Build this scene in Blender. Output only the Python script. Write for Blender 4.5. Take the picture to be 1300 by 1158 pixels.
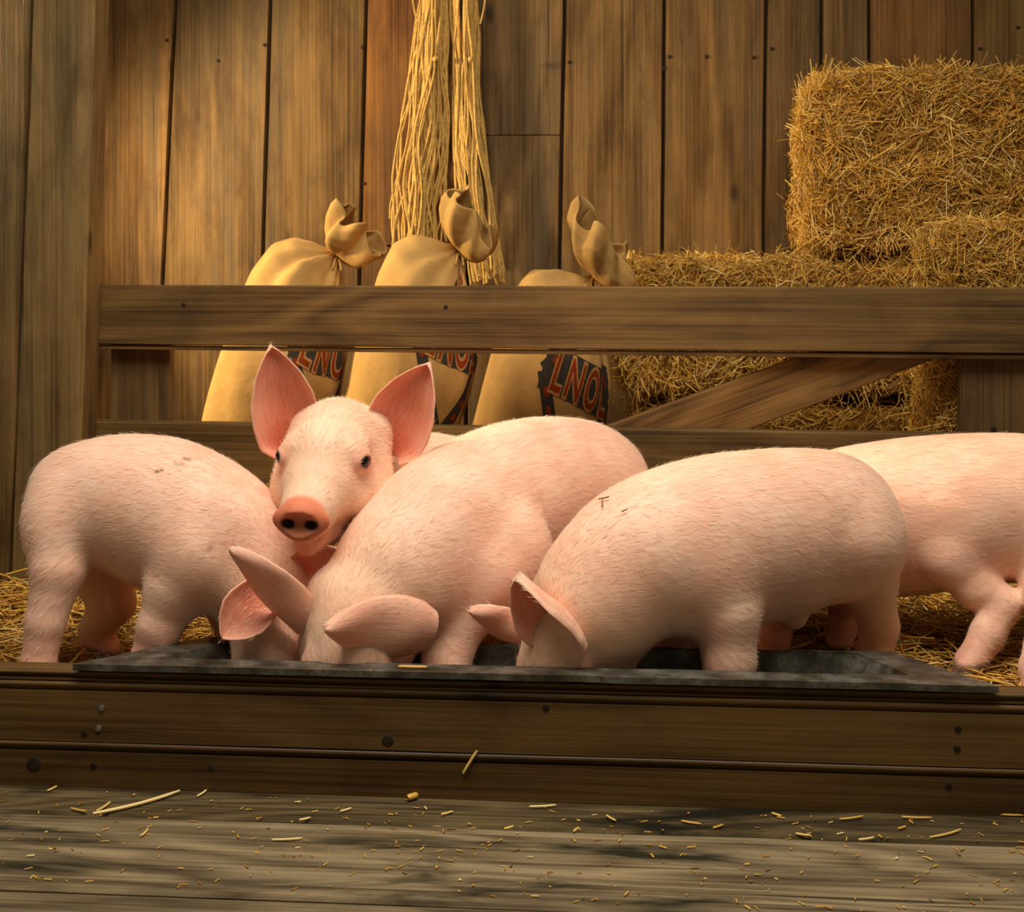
import bpy, bmesh, math, random
import numpy as np
from mathutils import Vector, Matrix, noise as mnoise

for o in list(bpy.data.objects):
    bpy.data.objects.remove(o)
scene = bpy.context.scene
COL = scene.collection
rnd = random.Random(7)
nrs = np.random.RandomState(11)

# ------------------------------------------------------------------ camera
F_PX, W_PX, H_PX, HOR, CAM_Z = 1750.0, 1300.0, 1158.0, 328.0, 0.76
cam_d = bpy.data.cameras.new('camera')
cam_d.sensor_fit = 'HORIZONTAL'
cam_d.sensor_width = 36.0
cam_d.lens = 36.0 * F_PX / W_PX
cam_d.shift_y = -(H_PX / 2 - HOR) / W_PX
cam_d.clip_start = 0.05
cam_d.dof.use_dof = True
cam_d.dof.focus_distance = 2.6
cam_d.dof.aperture_fstop = 9.0
cam = bpy.data.objects.new('camera', cam_d)
COL.objects.link(cam)
cam.location = (0, 0, CAM_Z)
cam.rotation_euler = (math.pi / 2, 0, 0)
scene.camera = cam

# ------------------------------------------------------------------ world, lights, exposure
wld = bpy.data.worlds.new('barn_air')
scene.world = wld
wld.use_nodes = True
bg = wld.node_tree.nodes['Background']
bg.inputs[0].default_value = (1.0, 0.84, 0.58, 1)
bg.inputs[1].default_value = 0.13

def aim(o, target):
    d = Vector(target) - o.location
    o.rotation_euler = d.to_track_quat('-Z', 'Y').to_euler()

def area(name, loc, target, sx, sy, power, col, spread=180):
    l = bpy.data.lights.new(name, 'AREA')
    l.shape = 'RECTANGLE'; l.size = sx; l.size_y = sy
    l.energy = power; l.color = col; l.spread = math.radians(spread)
    o = bpy.data.objects.new(name, l); COL.objects.link(o)
    o.location = loc; aim(o, target)
    return o

def spot(name, loc, target, power, col, angle, blend, radius):
    l = bpy.data.lights.new(name, 'SPOT')
    l.energy = power; l.color = col; l.spot_size = math.radians(angle)
    l.spot_blend = blend; l.shadow_soft_size = radius
    o = bpy.data.objects.new(name, l); COL.objects.link(o)
    o.location = loc; aim(o, target)
    return o

area('overhead_softbox', (-0.1, 1.85, 2.6), (0.0, 2.7, 0.25), 2.2, 1.3, 46, (1.0, 0.915, 0.76), 125)
spot('low_side_lamp', (-2.5, 3.42, 1.45), (0.2, 3.85, 0.65), 450, (1.0, 0.77, 0.43), 60, 0.5, 0.10)

vs = scene.view_settings
vs.view_transform = 'Standard'
vs.look = 'None'
vs.exposure = 0.0
vs.gamma = 1.0
vs.use_curve_mapping = False

# ------------------------------------------------------------------ helpers
def W(px, py, d):
    return Vector(((px - 650.0) * d / F_PX, d, CAM_Z - (py - HOR) * d / F_PX))

K = -0.08                                    # everything straight in the barn runs along y = y0 + K x
ANG = math.atan(K)
XD = Vector((math.cos(ANG), math.sin(ANG), 0)) # along the barn wall
YD = Vector((-math.sin(ANG), math.cos(ANG), 0))

def WP(px, py, y0):
    u = (px - 650.0) / F_PX
    return W(px, py, y0 / (1 - K * u))

def tag(o, label=None, cat=None, group=None, kind=None):
    if label: o['label'] = label
    if cat: o['category'] = cat
    if group: o['group'] = group
    if kind: o['kind'] = kind
    return o

def link(name, me, mat=None, parent=None, loc=None, smooth=False):
    o = bpy.data.objects.new(name, me)
    COL.objects.link(o)
    if mat is not None and len(me.materials) == 0:
        me.materials.append(mat)
    if parent is not None: o.parent = parent
    if loc is not None: o.location = loc
    if smooth and len(me.polygons):
        me.polygons.foreach_set('use_smooth', np.ones(len(me.polygons), dtype=bool))
    return o

def empty(name, loc=(0, 0, 0), rz=0):
    o = bpy.data.objects.new(name, None); COL.objects.link(o)
    o.location = loc; o.rotation_euler = (0, 0, rz)
    o.empty_display_size = 0.05
    return o

def np_mesh(name, v, faces):
    me = bpy.data.meshes.new(name)
    v = np.asarray(v, dtype=np.float32); f = np.asarray(faces, dtype=np.int32)
    n = f.shape[1]
    me.vertices.add(len(v)); me.vertices.foreach_set('co', v.ravel())
    me.loops.add(f.size); me.loops.foreach_set('vertex_index', f.ravel())
    me.polygons.add(len(f))
    me.polygons.foreach_set('loop_start', np.arange(0, f.size, n, dtype=np.int32))
    me.polygons.foreach_set('loop_total', np.full(len(f), n, dtype=np.int32))
    me.update(calc_edges=True)
    return me

def set_attr(me, name, col):
    a = me.attributes.new(name, 'FLOAT_COLOR', 'POINT')
    c = np.ones((len(me.vertices), 4), dtype=np.float32)
    c[:, :3] = col
    a.data.foreach_set('color', c.ravel())

def rgb(r, g, b):
    def f(c):
        c /= 255.0
        return c / 12.92 if c <= 0.04045 else ((c + 0.055) / 1.055) ** 2.4
    return (f(r), f(g), f(b))

def box_mesh(name, sx, sy, sz, bev=0.003, wob=0.0, seg=1, cuts=0, axis=2, seed=0):
    """box from -s/2..s/2, edges bevelled, optionally cut along an axis and wobbled like sawn wood"""
    bm = bmesh.new()
    bmesh.ops.create_cube(bm, size=1)
    bmesh.ops.scale(bm, vec=(sx, sy, sz), verts=bm.verts)
    if cuts:
        es = [e for e in bm.edges if abs((e.verts[0].co - e.verts[1].co)[axis]) > 1e-5]
        bmesh.ops.subdivide_edges(bm, edges=es, cuts=cuts, use_grid_fill=True)
        if wob:
            for v in bm.verts:
                n = mnoise.noise_vector(Vector((v.co[axis] * 4 + seed * 3.1, seed * 1.7 + (1 if v.co[(axis + 1) % 3] > 0 else 0) * 5, 0.3)))
                for k in range(3):
                    if k != axis: v.co[k] += n[k] * wob
    if bev:
        es = [e for e in bm.edges if e.calc_face_angle(0) > 0.6]
        bmesh.ops.bevel(bm, geom=es, offset=bev, segments=seg, affect='EDGES', profile=0.6)
    me = bpy.data.meshes.new(name); bm.to_mesh(me); bm.free()
    return me

def prism_mesh(name, poly, vec, bev=0.002):
    """extrude polygon (list of Vector) along vec"""
    bm = bmesh.new()
    vs_ = [bm.verts.new(p) for p in poly]
    f = bm.faces.new(vs_)
    r = bmesh.ops.extrude_face_region(bm, geom=[f])
    bmesh.ops.translate(bm, vec=vec, verts=[g for g in r['geom'] if isinstance(g, bmesh.types.BMVert)])
    bmesh.ops.recalc_face_normals(bm, faces=bm.faces)
    if bev:
        bmesh.ops.bevel(bm, geom=[e for e in bm.edges if e.calc_face_angle(0) > 0.5], offset=bev, segments=1, affect='EDGES')
    me = bpy.data.meshes.new(name); bm.to_mesh(me); bm.free()
    return me

def norm(a):
    return a / np.maximum(np.linalg.norm(a, axis=-1, keepdims=True), 1e-9)

def frames(d):
    ref = np.where(np.abs(d[:, 2:3]) < 0.9, np.array([[0, 0, 1.0]]), np.array([[1.0, 0, 0]]))
    a = norm(np.cross(d, ref)); b = np.cross(d, a)
    return a, b

def strands(name, P, R, sides=3):
    """P: (n,m,3) polylines, R: (n,m) radii -> one mesh of thin tubes"""
    n, m, _ = P.shape
    d = norm(np.gradient(P, axis=1))
    a, b = frames(d.mean(axis=1)); a = a[:, None, None]; b = b[:, None, None]
    th = np.arange(sides) * 2 * np.pi / sides
    ring = P[:, :, None] + R[:, :, None, None] * (np.cos(th)[None, None, :, None] * a + np.sin(th)[None, None, :, None] * b)
    V = ring.reshape(-1, 3)
    base = (np.arange(n) * m * sides)[:, None, None]
    j = np.arange(m - 1)[None, :, None] * sides
    s = np.arange(sides)[None, None, :]; s2 = (s + 1) % sides
    q = np.stack([base + j + s, base + j + s2, base + j + sides + s2, base + j + sides + s], axis=-1).reshape(-1, 4)
    return np_mesh(name, V, q), m * sides

# ------------------------------------------------------------------ materials
def new_mat(name):
    m = bpy.data.materials.new(name); m.use_nodes = True
    nt = m.node_tree
    return m, nt, nt.nodes, nt.links, nt.nodes['Principled BSDF']

def ramp(N, stops, interp='LINEAR'):
    r = N.new('ShaderNodeValToRGB'); cr = r.color_ramp; cr.interpolation = interp
    while len(cr.elements) < len(stops): cr.elements.new(0.5)
    for e, (p, c) in zip(cr.elements, stops):
        e.position = p; e.color = (*c, 1) if len(c) == 3 else c
    return r

def mixc(N, L, fac, a, b, mode='MIX'):
    m = N.new('ShaderNodeMix'); m.data_type = 'RGBA'; m.blend_type = mode
    if isinstance(fac, (int, float)): m.inputs[0].default_value = fac
    else: L.new(fac, m.inputs[0])
    for k, x in ((6, a), (7, b)):
        if isinstance(x, tuple): m.inputs[k].default_value = (*x, 1) if len(x) == 3 else x
        else: L.new(x, m.inputs[k])
    return m.outputs[2]

def wood(name, axis, tones, rough=0.62, knots=0.5, bump=0.35, ring=14, stain=None, spec=0.3, crack=0.5, grey=None):
    """grain along the object's own axis; object colour multiplies"""
    m, nt, N, L, P = new_mat(name)
    tc = N.new('ShaderNodeTexCoord'); oi = N.new('ShaderNodeObjectInfo')
    mul = N.new('ShaderNodeVectorMath'); mul.operation = 'SCALE'; mul.inputs[0].default_value = (37, 53, 71)
    L.new(oi.outputs['Random'], mul.inputs['Scale'])
    add = N.new('ShaderNodeVectorMath'); add.operation = 'ADD'
    L.new(tc.outputs['Object'], add.inputs[0]); L.new(mul.outputs[0], add.inputs[1])
    def mapped(al, ac):
        mp = N.new('ShaderNodeMapping'); s = [ac] * 3; s[axis] = al
        mp.inputs['Scale'].default_value = s; L.new(add.outputs[0], mp.inputs['Vector']); return mp.outputs[0]
    def nz(vec, scale, detail=5, dist=0.0, rough_=0.6):
        n = N.new('ShaderNodeTexNoise'); n.inputs['Scale'].default_value = scale
        n.inputs['Detail'].default_value = detail; n.inputs['Distortion'].default_value = dist
        n.inputs['Roughness'].default_value = rough_
        L.new(vec, n.inputs['Vector']); return n.outputs['Fac']
    broad = nz(mapped(0.55, 4.0), 1.0, 2, 0.6)
    mm = N.new('ShaderNodeMath'); mm.operation = 'MULTIPLY'; mm.inputs[1].default_value = ring
    L.new(broad, mm.inputs[0])
    fr = N.new('ShaderNodeMath'); fr.operation = 'PINGPONG'; fr.inputs[1].default_value = 1.0
    L.new(mm.outputs[0], fr.inputs[0])
    fine = nz(mapped(1.5, 130.0), 1.0, 5, 0.3, 0.62)
    pat = nz(mapped(1.6, 3.4), 2.2, 6, 0.8, 0.62)
    mix1 = N.new('ShaderNodeMath'); mix1.operation = 'MULTIPLY_ADD'
    L.new(fr.outputs[0], mix1.inputs[0]); mix1.inputs[1].default_value = 0.30
    L.new(fine, mix1.inputs[2])
    col = ramp(N, [(0.33, tones[0]), (0.56, tones[1]), (0.82, tones[2])])
    L.new(mix1.outputs[0], col.inputs[0])
    pr = ramp(N, [(0.30, (0.62, 0.60, 0.58)), (0.52, (1, 1, 1)), (0.72, (1.22, 1.16, 1.05))])
    L.new(pat, pr.inputs[0])
    c = mixc(N, L, 0.9, col.outputs[0], pr.outputs[0], 'MULTIPLY')
    if grey:
        gp = nz(mapped(0.9, 6.0), 1.3, 5, 1.0, 0.6)
        gr = ramp(N, [(0.46, (0, 0, 0)), (0.64, (0.7, 0.7, 0.7))]); L.new(gp, gr.inputs[0])
        gf = ramp(N, [(0.3, tuple(g * 0.62 for g in grey)), (0.7, grey)]); L.new(fine, gf.inputs[0])
        c = mixc(N, L, gr.outputs[0], c, gf.outputs[0])
        sm = nz(mapped(1.5, 5.0), 2.6, 6, 0.6, 0.7)
        sr2 = ramp(N, [(0.33, (0.66, 0.60, 0.54)), (0.50, (1, 1, 1))]); L.new(sm, sr2.inputs[0])
        c = mixc(N, L, 0.8, c, sr2.outputs[0], 'MULTIPLY')
    if stain:
        st = nz(mapped(1.6, 9.0), 1.0, 4, 1.0)
        sr = ramp(N, [(0.52, (0, 0, 0)), (0.66, (1, 1, 1))]); L.new(st, sr.inputs[0])
        c = mixc(N, L, sr.outputs[0], c, stain)
    ck = nz(mapped(0.9, 30.0), 1.0, 3, 0.5)
    cr = ramp(N, [(0.30, (1, 1, 1)), (0.345, (0, 0, 0))]); L.new(ck, cr.inputs[0])
    cm = N.new('ShaderNodeMath'); cm.operation = 'MULTIPLY'; cm.inputs[1].default_value = crack
    L.new(cr.outputs[0], cm.inputs[0])
    c = mixc(N, L, cm.outputs[0], c, tuple(t * 0.3 for t in tones[0]))
    vo = N.new('ShaderNodeTexVoronoi'); vo.inputs['Scale'].default_value = 1.0
    vo.feature = 'F1'; L.new(mapped(2.1, 5.0), vo.inputs['Vector'])
    kr = ramp(N, [(0.03, (1, 1, 1)), (0.085, (0, 0, 0))]); L.new(vo.outputs['Distance'], kr.inputs[0])
    km = N.new('ShaderNodeMath'); km.operation = 'MULTIPLY'; km.inputs[1].default_value = knots
    L.new(kr.outputs[0], km.inputs[0])
    c = mixc(N, L, km.outputs[0], c, tuple(t * 0.35 for t in tones[0]))
    c = mixc(N, L, 1.0, c, oi.outputs['Color'], 'MULTIPLY')
    L.new(c, P.inputs['Base Color'])
    P.inputs['Roughness'].default_value = rough
    P.inputs['Specular IOR Level'].default_value = spec
    bs = N.new('ShaderNodeMath'); bs.operation = 'SUBTRACT'
    L.new(mix1.outputs[0], bs.inputs[0]); L.new(cm.outputs[0], bs.inputs[1])
    b = N.new('ShaderNodeBump'); b.inputs['Strength'].default_value = bump; b.inputs['Distance'].default_value = 0.004
    L.new(bs.outputs[0], b.inputs['Height']); L.new(b.outputs[0], P.inputs['Normal'])
    return m

M_WALL = wood('weathered_wall_wood', 2, (rgb(76, 53, 26), rgb(125, 93, 52), rgb(154, 120, 74)), knots=0.75, ring=9, bump=0.5, crack=0.5, spec=0.2, grey=rgb(126, 106, 80))
M_POST = wood('grey_post_wood', 2, (rgb(82, 62, 36), rgb(122, 98, 62), rgb(146, 120, 80)), knots=0.8, ring=6, bump=0.6, crack=0.7, spec=0.2, grey=rgb(104, 90, 66))
M_GATE = wood('brown_gate_wood', 0, (rgb(62, 44, 21), rgb(108, 81, 44), rgb(134, 104, 60)), knots=0.55, ring=16, bump=0.35, crack=0.3)
M_STILE = wood('brown_stile_wood', 2, (rgb(62, 46, 25), rgb(102, 78, 46), rgb(126, 100, 62)), knots=0.7, ring=12, bump=0.35, crack=0.3)
M_BRACE = wood('stained_brace_wood', 0, (rgb(68, 46, 21), rgb(118, 85, 44), rgb(146, 110, 62)), knots=0.5, ring=12, stain=rgb(58, 40, 22), crack=0.3)
M_BOARD = wood('dark_barrier_wood', 0, (rgb(56, 39, 18), rgb(94, 68, 34), rgb(118, 90, 50)), rough=0.5, knots=0.85, ring=7, bump=0.25, spec=0.35, crack=0.35)
M_STEP = wood('mossy_step_wood', 0, (rgb(62, 54, 42), rgb(118, 104, 82), rgb(156, 142, 116)), rough=0.8, knots=0.3, ring=22, stain=rgb(44, 42, 28), bump=0.7, crack=0.7, spec=0.15)

def simple(name, col, rough=0.6, metal=0.0, noise_amt=0.25, scale=30, bump=0.0, spec=0.4):
    m, nt, N, L, P = new_mat(name)
    tc = N.new('ShaderNodeTexCoord')
    n = N.new('ShaderNodeTexNoise'); n.inputs['Scale'].default_value = scale; n.inputs['Detail'].default_value = 4
    L.new(tc.outputs['Object'], n.inputs['Vector'])
    r = ramp(N, [(0.3, tuple(c * (1 - noise_amt) for c in col)), (0.7, tuple(min(1, c * (1 + noise_amt)) for c in col))])
    L.new(n.outputs['Fac'], r.inputs[0]); L.new(r.outputs[0], P.inputs['Base Color'])
    P.inputs['Roughness'].default_value = rough; P.inputs['Metallic'].default_value = metal
    P.inputs['Specular IOR Level'].default_value = spec
    if bump:
        b = N.new('ShaderNodeBump'); b.inputs['Strength'].default_value = bump; b.inputs['Distance'].default_value = 0.003
        L.new(n.outputs['Fac'], b.inputs['Height']); L.new(b.outputs[0], P.inputs['Normal'])
    return m

def straw_mat(name):
    m, nt, N, L, P = new_mat(name)
    at = N.new('ShaderNodeAttribute'); at.attribute_name = 'tint'
    L.new(at.outputs['Color'], P.inputs['Base Color'])
    P.inputs['Roughness'].default_value = 0.42; P.inputs['Specular IOR Level'].default_value = 0.5
    return m
M_STRAW = straw_mat('dry_straw')
M_CORE = simple('packed_straw', rgb(120, 82, 28), 0.9, noise_amt=0.5, scale=60, bump=1.0, spec=0.1)
M_DIRT = simple('pen_floor_dirt', rgb(96, 68, 30), 0.95, noise_amt=0.4, scale=14, bump=0.6, spec=0.1)
M_NAIL = simple('nail_steel', rgb(150, 150, 150), 0.4, 0.85, 0.2, 200)
M_HOLE = simple('rusty_nail', rgb(46, 36, 28), 0.7, 0.5, 0.4, 200)
M_EYE = simple('eye_dark', rgb(16, 11, 9), 0.12, 0, 0.3, 90, spec=0.5)
M_HOOF = simple('hoof_horn', rgb(120, 92, 70), 0.5)
M_INK = simple('print_ink_blue', rgb(60, 56, 50), 0.9, 0, 0.35, 160, spec=0.05)
M_RED = simple('print_ink_red', rgb(132, 54, 28), 0.9, 0, 0.25, 160, spec=0.05)
M_PALE = simple('print_edge_tan', rgb(176, 128, 72), 0.9, 0, 0.2, 160, spec=0.05)

def metal_mat():
    m, nt, N, L, P = new_mat('galvanised_trough_metal')
    tc = N.new('ShaderNodeTexCoord')
    n = N.new('ShaderNodeTexNoise'); n.inputs['Scale'].default_value = 22; n.inputs['Detail'].default_value = 6
    n2 = N.new('ShaderNodeTexNoise'); n2.inputs['Scale'].default_value = 130; n2.inputs['Detail'].default_value = 3
    L.new(tc.outputs['Object'], n.inputs['Vector']); L.new(tc.outputs['Object'], n2.inputs['Vector'])
    r = ramp(N, [(0.34, rgb(58, 54, 46)), (0.5, rgb(92, 90, 82)), (0.66, rgb(128, 126, 118))])
    L.new(n.outputs['Fac'], r.inputs[0])
    r2 = ramp(N, [(0.55, (0, 0, 0)), (0.68, (1, 1, 1))]); L.new(n2.outputs['Fac'], r2.inputs[0])
    c = mixc(N, L, r2.outputs[0], r.outputs[0], rgb(92, 72, 40))
    L.new(c, P.inputs['Base Color'])
    P.inputs['Metallic'].default_value = 0.55; P.inputs['Roughness'].default_value = 0.42
    b = N.new('ShaderNodeBump'); b.inputs['Strength'].default_value = 0.4; b.inputs['Distance'].default_value = 0.002
    L.new(n2.outputs['Fac'], b.inputs['Height']); L.new(b.outputs[0], P.inputs['Normal'])
    return m
M_METAL = metal_mat()

def burlap_mat():
    m, nt, N, L, P = new_mat('burlap_weave')
    uv = N.new('ShaderNodeUVMap')
    def wave(d):
        w = N.new('ShaderNodeTexWave'); w.bands_direction = d; w.inputs['Scale'].default_value = 95
        w.inputs['Distortion'].default_value = 2.5; w.inputs['Detail'].default_value = 2; w.inputs['Detail Scale'].default_value = 3
        L.new(uv.outputs[0], w.inputs['Vector']); return w.outputs['Fac']
    a, b = wave('X'), wave('Y')
    mx = N.new('ShaderNodeMath'); mx.operation = 'MAXIMUM'; L.new(a, mx.inputs[0]); L.new(b, mx.inputs[1])
    tc = N.new('ShaderNodeTexCoord')
    n = N.new('ShaderNodeTexNoise'); n.inputs['Scale'].default_value = 9; n.inputs['Detail'].default_value = 6
    L.new(tc.outputs['Object'], n.inputs['Vector'])
    r = ramp(N, [(0.2, rgb(148, 108, 56)), (0.75, rgb(205, 164, 102))]); L.new(mx.outputs[0], r.inputs[0])
    r2 = ramp(N, [(0.35, (0.8, 0.78, 0.74)), (0.65, (1.08, 1.06, 1.0))]); L.new(n.outputs['Fac'], r2.inputs[0])
    L.new(mixc(N, L, 1.0, r.outputs[0], r2.outputs[0], 'MULTIPLY'), P.inputs['Base Color'])
    P.inputs['Roughness'].default_value = 0.9; P.inputs['Specular IOR Level'].default_value = 0.1
    bp = N.new('ShaderNodeBump'); bp.inputs['Strength'].default_value = 0.35; bp.inputs['Distance'].default_value = 0.002
    L.new(mx.outputs[0], bp.inputs['Height'])
    bp2 = N.new('ShaderNodeBump'); bp2.inputs['Strength'].default_value = 0.5; bp2.inputs['Distance'].default_value = 0.02
    L.new(n.outputs['Fac'], bp2.inputs['Height']); L.new(bp.outputs[0], bp2.inputs['Normal'])
    L.new(bp2.outputs[0], P.inputs['Normal'])
    return m
M_BURLAP = burlap_mat()

def skin_mat():
    m, nt, N, L, P = new_mat('piglet_skin')
    at = N.new('ShaderNodeAttribute'); at.attribute_name = 'tint'
    fl = N.new('ShaderNodeAttribute'); fl.attribute_name = 'flow'
    mp = N.new('ShaderNodeMapping'); mp.inputs['Scale'].default_value = (16, 190, 1)
    L.new(fl.outputs['Vector'], mp.inputs['Vector'])
    n = N.new('ShaderNodeTexNoise'); n.inputs['Scale'].default_value = 1.0; n.inputs['Detail'].default_value = 4
    n.inputs['Roughness'].default_value = 0.65; n.inputs['Distortion'].default_value = 0.35
    L.new(mp.outputs[0], n.inputs['Vector'])
    tc = N.new('ShaderNodeTexCoord')
    n2 = N.new('ShaderNodeTexNoise'); n2.inputs['Scale'].default_value = 11; n2.inputs['Detail'].default_value = 5
    L.new(tc.outputs['Object'], n2.inputs['Vector'])
    r2 = ramp(N, [(0.36, (0.96, 0.84, 0.80)), (0.62, (1.03, 1.03, 1.03))]); L.new(n2.outputs['Fac'], r2.inputs[0])
    r1 = ramp(N, [(0.30, (0.90, 0.83, 0.80)), (0.66, (1.06, 1.08, 1.08))]); L.new(n.outputs['Fac'], r1.inputs[0])
    c = mixc(N, L, 1.0, at.outputs['Color'], r2.outputs[0], 'MULTIPLY')
    c = mixc(N, L, 1.0, c, r1.outputs[0], 'MULTIPLY')
    L.new(c, P.inputs['Base Color'])
    P.inputs['Roughness'].default_value = 0.55; P.inputs['Specular IOR Level'].default_value = 0.3
    P.inputs['Subsurface Weight'].default_value = 0.30
    P.inputs['Subsurface Radius'].default_value = (1.0, 0.36, 0.2)
    P.inputs['Subsurface Scale'].default_value = 0.012
    P.inputs['Sheen Weight'].default_value = 0.12; P.inputs['Sheen Roughness'].default_value = 0.5
    P.inputs['Sheen Tint'].default_value = (1, 0.88, 0.76, 1)
    b = N.new('ShaderNodeBump'); b.inputs['Strength'].default_value = 0.3; b.inputs['Distance'].default_value = 0.003
    L.new(n.outputs['Fac'], b.inputs['Height']); L.new(b.outputs[0], P.inputs['Normal'])
    return m
M_SKIN = skin_mat()
def hair_mat():
    m, nt, N, L, P = new_mat('piglet_bristle')
    tc = N.new('ShaderNodeTexCoord'); n = N.new('ShaderNodeTexNoise'); n.inputs['Scale'].default_value = 40
    L.new(tc.outputs['Object'], n.inputs['Vector'])
    r = ramp(N, [(0.3, rgb(232, 196, 160)), (0.7, rgb(250, 226, 198))]); L.new(n.outputs['Fac'], r.inputs[0])
    L.new(r.outputs[0], P.inputs['Base Color']); P.inputs['Roughness'].default_value = 0.45
    return m
M_HAIR = hair_mat()
M_TWINE = simple('sisal_twine', rgb(206, 166, 92), 0.7, 0, 0.25, 120, spec=0.2)

# ------------------------------------------------------------------ the setting
WALL_Y, GATE_Y, FRONT_Y, TR_F, TR_B = 4.25, 3.35, 2.31, 2.30, 2.56
GROUND = -0.15
FZ = -0.06

def line_pt(x, y0, z):
    return Vector((x, y0 + K * x, z))

# back wall: a dark backing and a row of weathered planks, each its own piece
wall = link('wall_back', box_mesh('wall_back', 5.6, 0.03, 3.0, 0), M_WALL, None, line_pt(0.1, WALL_Y + 0.062, 1.2))
wall.rotation_euler.z = ANG; wall.color = (0.16, 0.13, 0.10, 1)
tag(wall, 'barn back wall of upright weathered planks', None, None, 'structure')
seams = [(-430, -434), (-300, -306), (-170, -178), (-50, -62), (92, 82), (222, 205), (343, 332), (465, 456), (598, 594), (718, 711), (845, 842), (975, 971), (1046, 1044), (1106, 1107), (1238, 1239), (1370, 1371), (1500, 1501), (1640, 1640)]
tones = [(0.95, 0.93, 0.9), (0.9, 0.86, 0.8), (0.9, 0.9, 0.85), (1.0, 0.95, 0.9), (1.10, 1.02, 0.92), (0.80, 0.79, 0.76), (0.74, 0.72, 0.66), (0.80, 0.58, 0.36), (0.74, 0.73, 0.70), (0.76, 0.73, 0.66), (0.80, 0.74, 0.62), (0.60, 0.57, 0.50), (0.60, 0.60, 0.57), (0.72, 0.58, 0.42), (0.58, 0.56, 0.5), (0.66, 0.6, 0.5), (0.7, 0.65, 0.55)]
ZT, ZB = 2.6, -0.06
def wall_plank(xa_t, xa_b, xb_t, xb_b, zt, zb, col, i, proud):
    zc = (zt + zb) / 2; xc = (xa_t + xb_t + xa_b + xb_b) / 4
    bm = bmesh.new()
    nz_ = 14
    g = 0.0022
    rows = []
    for k in range(nz_ + 1):
        f = k / nz_; z = zb + (zt - zb) * f
        w1 = 0.0016 * mnoise.noise(Vector((z * 5, i * 3.3, 0))); w2 = 0.0016 * mnoise.noise(Vector((z * 5, i * 3.3 + 9, 0)))
        xa = xa_b + (xa_t - xa_b) * f + g + w1; xb = xb_b + (xb_t - xb_b) * f - g + w2
        row = []
        for (xx, yy) in ((xa, 0.0), (xa + 0.004, -0.026), ((xa + xb) / 2, -0.027), (xb - 0.004, -0.026), (xb, 0.0)):
            row.append(bm.verts.new((xx - xc, yy, z - zc)))
        rows.append(row)
    for k in range(nz_):
        for j in range(4):
            bm.faces.new((rows[k][j], rows[k][j + 1], rows[k + 1][j + 1], rows[k + 1][j]))
    for r_ in (rows[0], rows[-1]): bm.faces.new(r_)
    bmesh.ops.recalc_face_normals(bm, faces=bm.faces)
    me = bpy.data.meshes.new('plank'); bm.to_mesh(me); bm.free()
    o = link('plank', me, M_WALL, wall)
    o.matrix_parent_inverse = Matrix()
    loc = line_pt(xc, WALL_Y + 0.045 - proud, zc)
    o.location = wall.matrix_basis.inverted() @ loc
    o.color = (*col, 1)
    return o
bpy.context.view_layer.update()
def seam_x(i, z):
    (t, b) = seams[i]
    zt_, zb_ = WP(t, 0, WALL_Y).z, WP(t, 360, WALL_Y).z
    xt, xb = WP(t, 0, WALL_Y).x, WP(b, 360, WALL_Y).x
    return xb + (xt - xb) * (z - zb_) / (zt_ - zb_)
for i in range(len(seams) - 1):
    proud = 0.004 * rnd.random()
    if i == 8:
        zs = WP(655, 171, WALL_Y).z
        for (zt, zb) in ((ZT, zs + 0.0015), (zs - 0.0015, ZB)):
            wall_plank(seam_x(i, zt), seam_x(i, zb), seam_x(i + 1, zt), seam_x(i + 1, zb), zt, zb, tones[i], i, proud)
    elif i == 7:
        zs = WP(530, 312, WALL_Y).z
        for q, (zt, zb) in enumerate(((ZT, zs + 0.003), (zs - 0.003, ZB))):
            wall_plank(seam_x(i, zt), seam_x(i, zb), seam_x(i + 1, zt), seam_x(i + 1, zb), zt, zb, tones[i] if q == 0 else (0.6, 0.5, 0.38), i, proud)
    else:
        wall_plank(seam_x(i, ZT), seam_x(i, ZB), seam_x(i + 1, ZT), seam_x(i + 1, ZB), ZT, ZB, tones[i], i, proud)

def disc_mesh(name, r, t, n=10, dome=0.0):
    bm = bmesh.new()
    a = [bm.verts.new((r * math.cos(2 * math.pi * k / n), 0, r * math.sin(2 * math.pi * k / n))) for k in range(n)]
    b = [bm.verts.new((0.86 * v.co.x, -t, 0.86 * v.co.z)) for v in a]
    c = bm.verts.new((0, -t - dome, 0))
    for k in range(n):
        bm.faces.new((a[k], a[(k + 1) % n], b[(k + 1) % n], b[k])); bm.faces.new((b[k], b[(k + 1) % n], c))
    bmesh.ops.recalc_face_normals(bm, faces=bm.faces)
    me = bpy.data.meshes.new(name); bm.to_mesh(me); bm.free(); return me

NAIL_ME = disc_mesh('nail', 0.0055, 0.0025, 10, 0.001)
NAIL_DK = disc_mesh('nail', 0.006, 0.0015, 10, 0.0005)
def nail(px, py, y0, parent, me, mat, s=1.0):
    o = link('nail', me, mat, parent)
    p = WP(px, py, y0)
    o.matrix_parent_inverse = Matrix()
    bpy.context.view_layer.update()
    m = parent.matrix_world.inverted() @ (Matrix.Translation(p) @ Matrix.Rotation(ANG, 4, 'Z') @ Matrix.Scale(s, 4))
    o.matrix_basis = m
    return o
NAIL_D2 = NAIL_DK.copy()
for (px, py) in ((212, 51), (277, 77), (336, 57), (462, 233), (723, 79), (842, 87), (850, 72), (897, 72), (957, 73), (980, 62), (1244, 62), (1292, 35), (866, 317), (460, 60)):
    nail(px, py, WALL_Y + 0.016, wall, NAIL_D2, M_HOLE)

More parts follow.
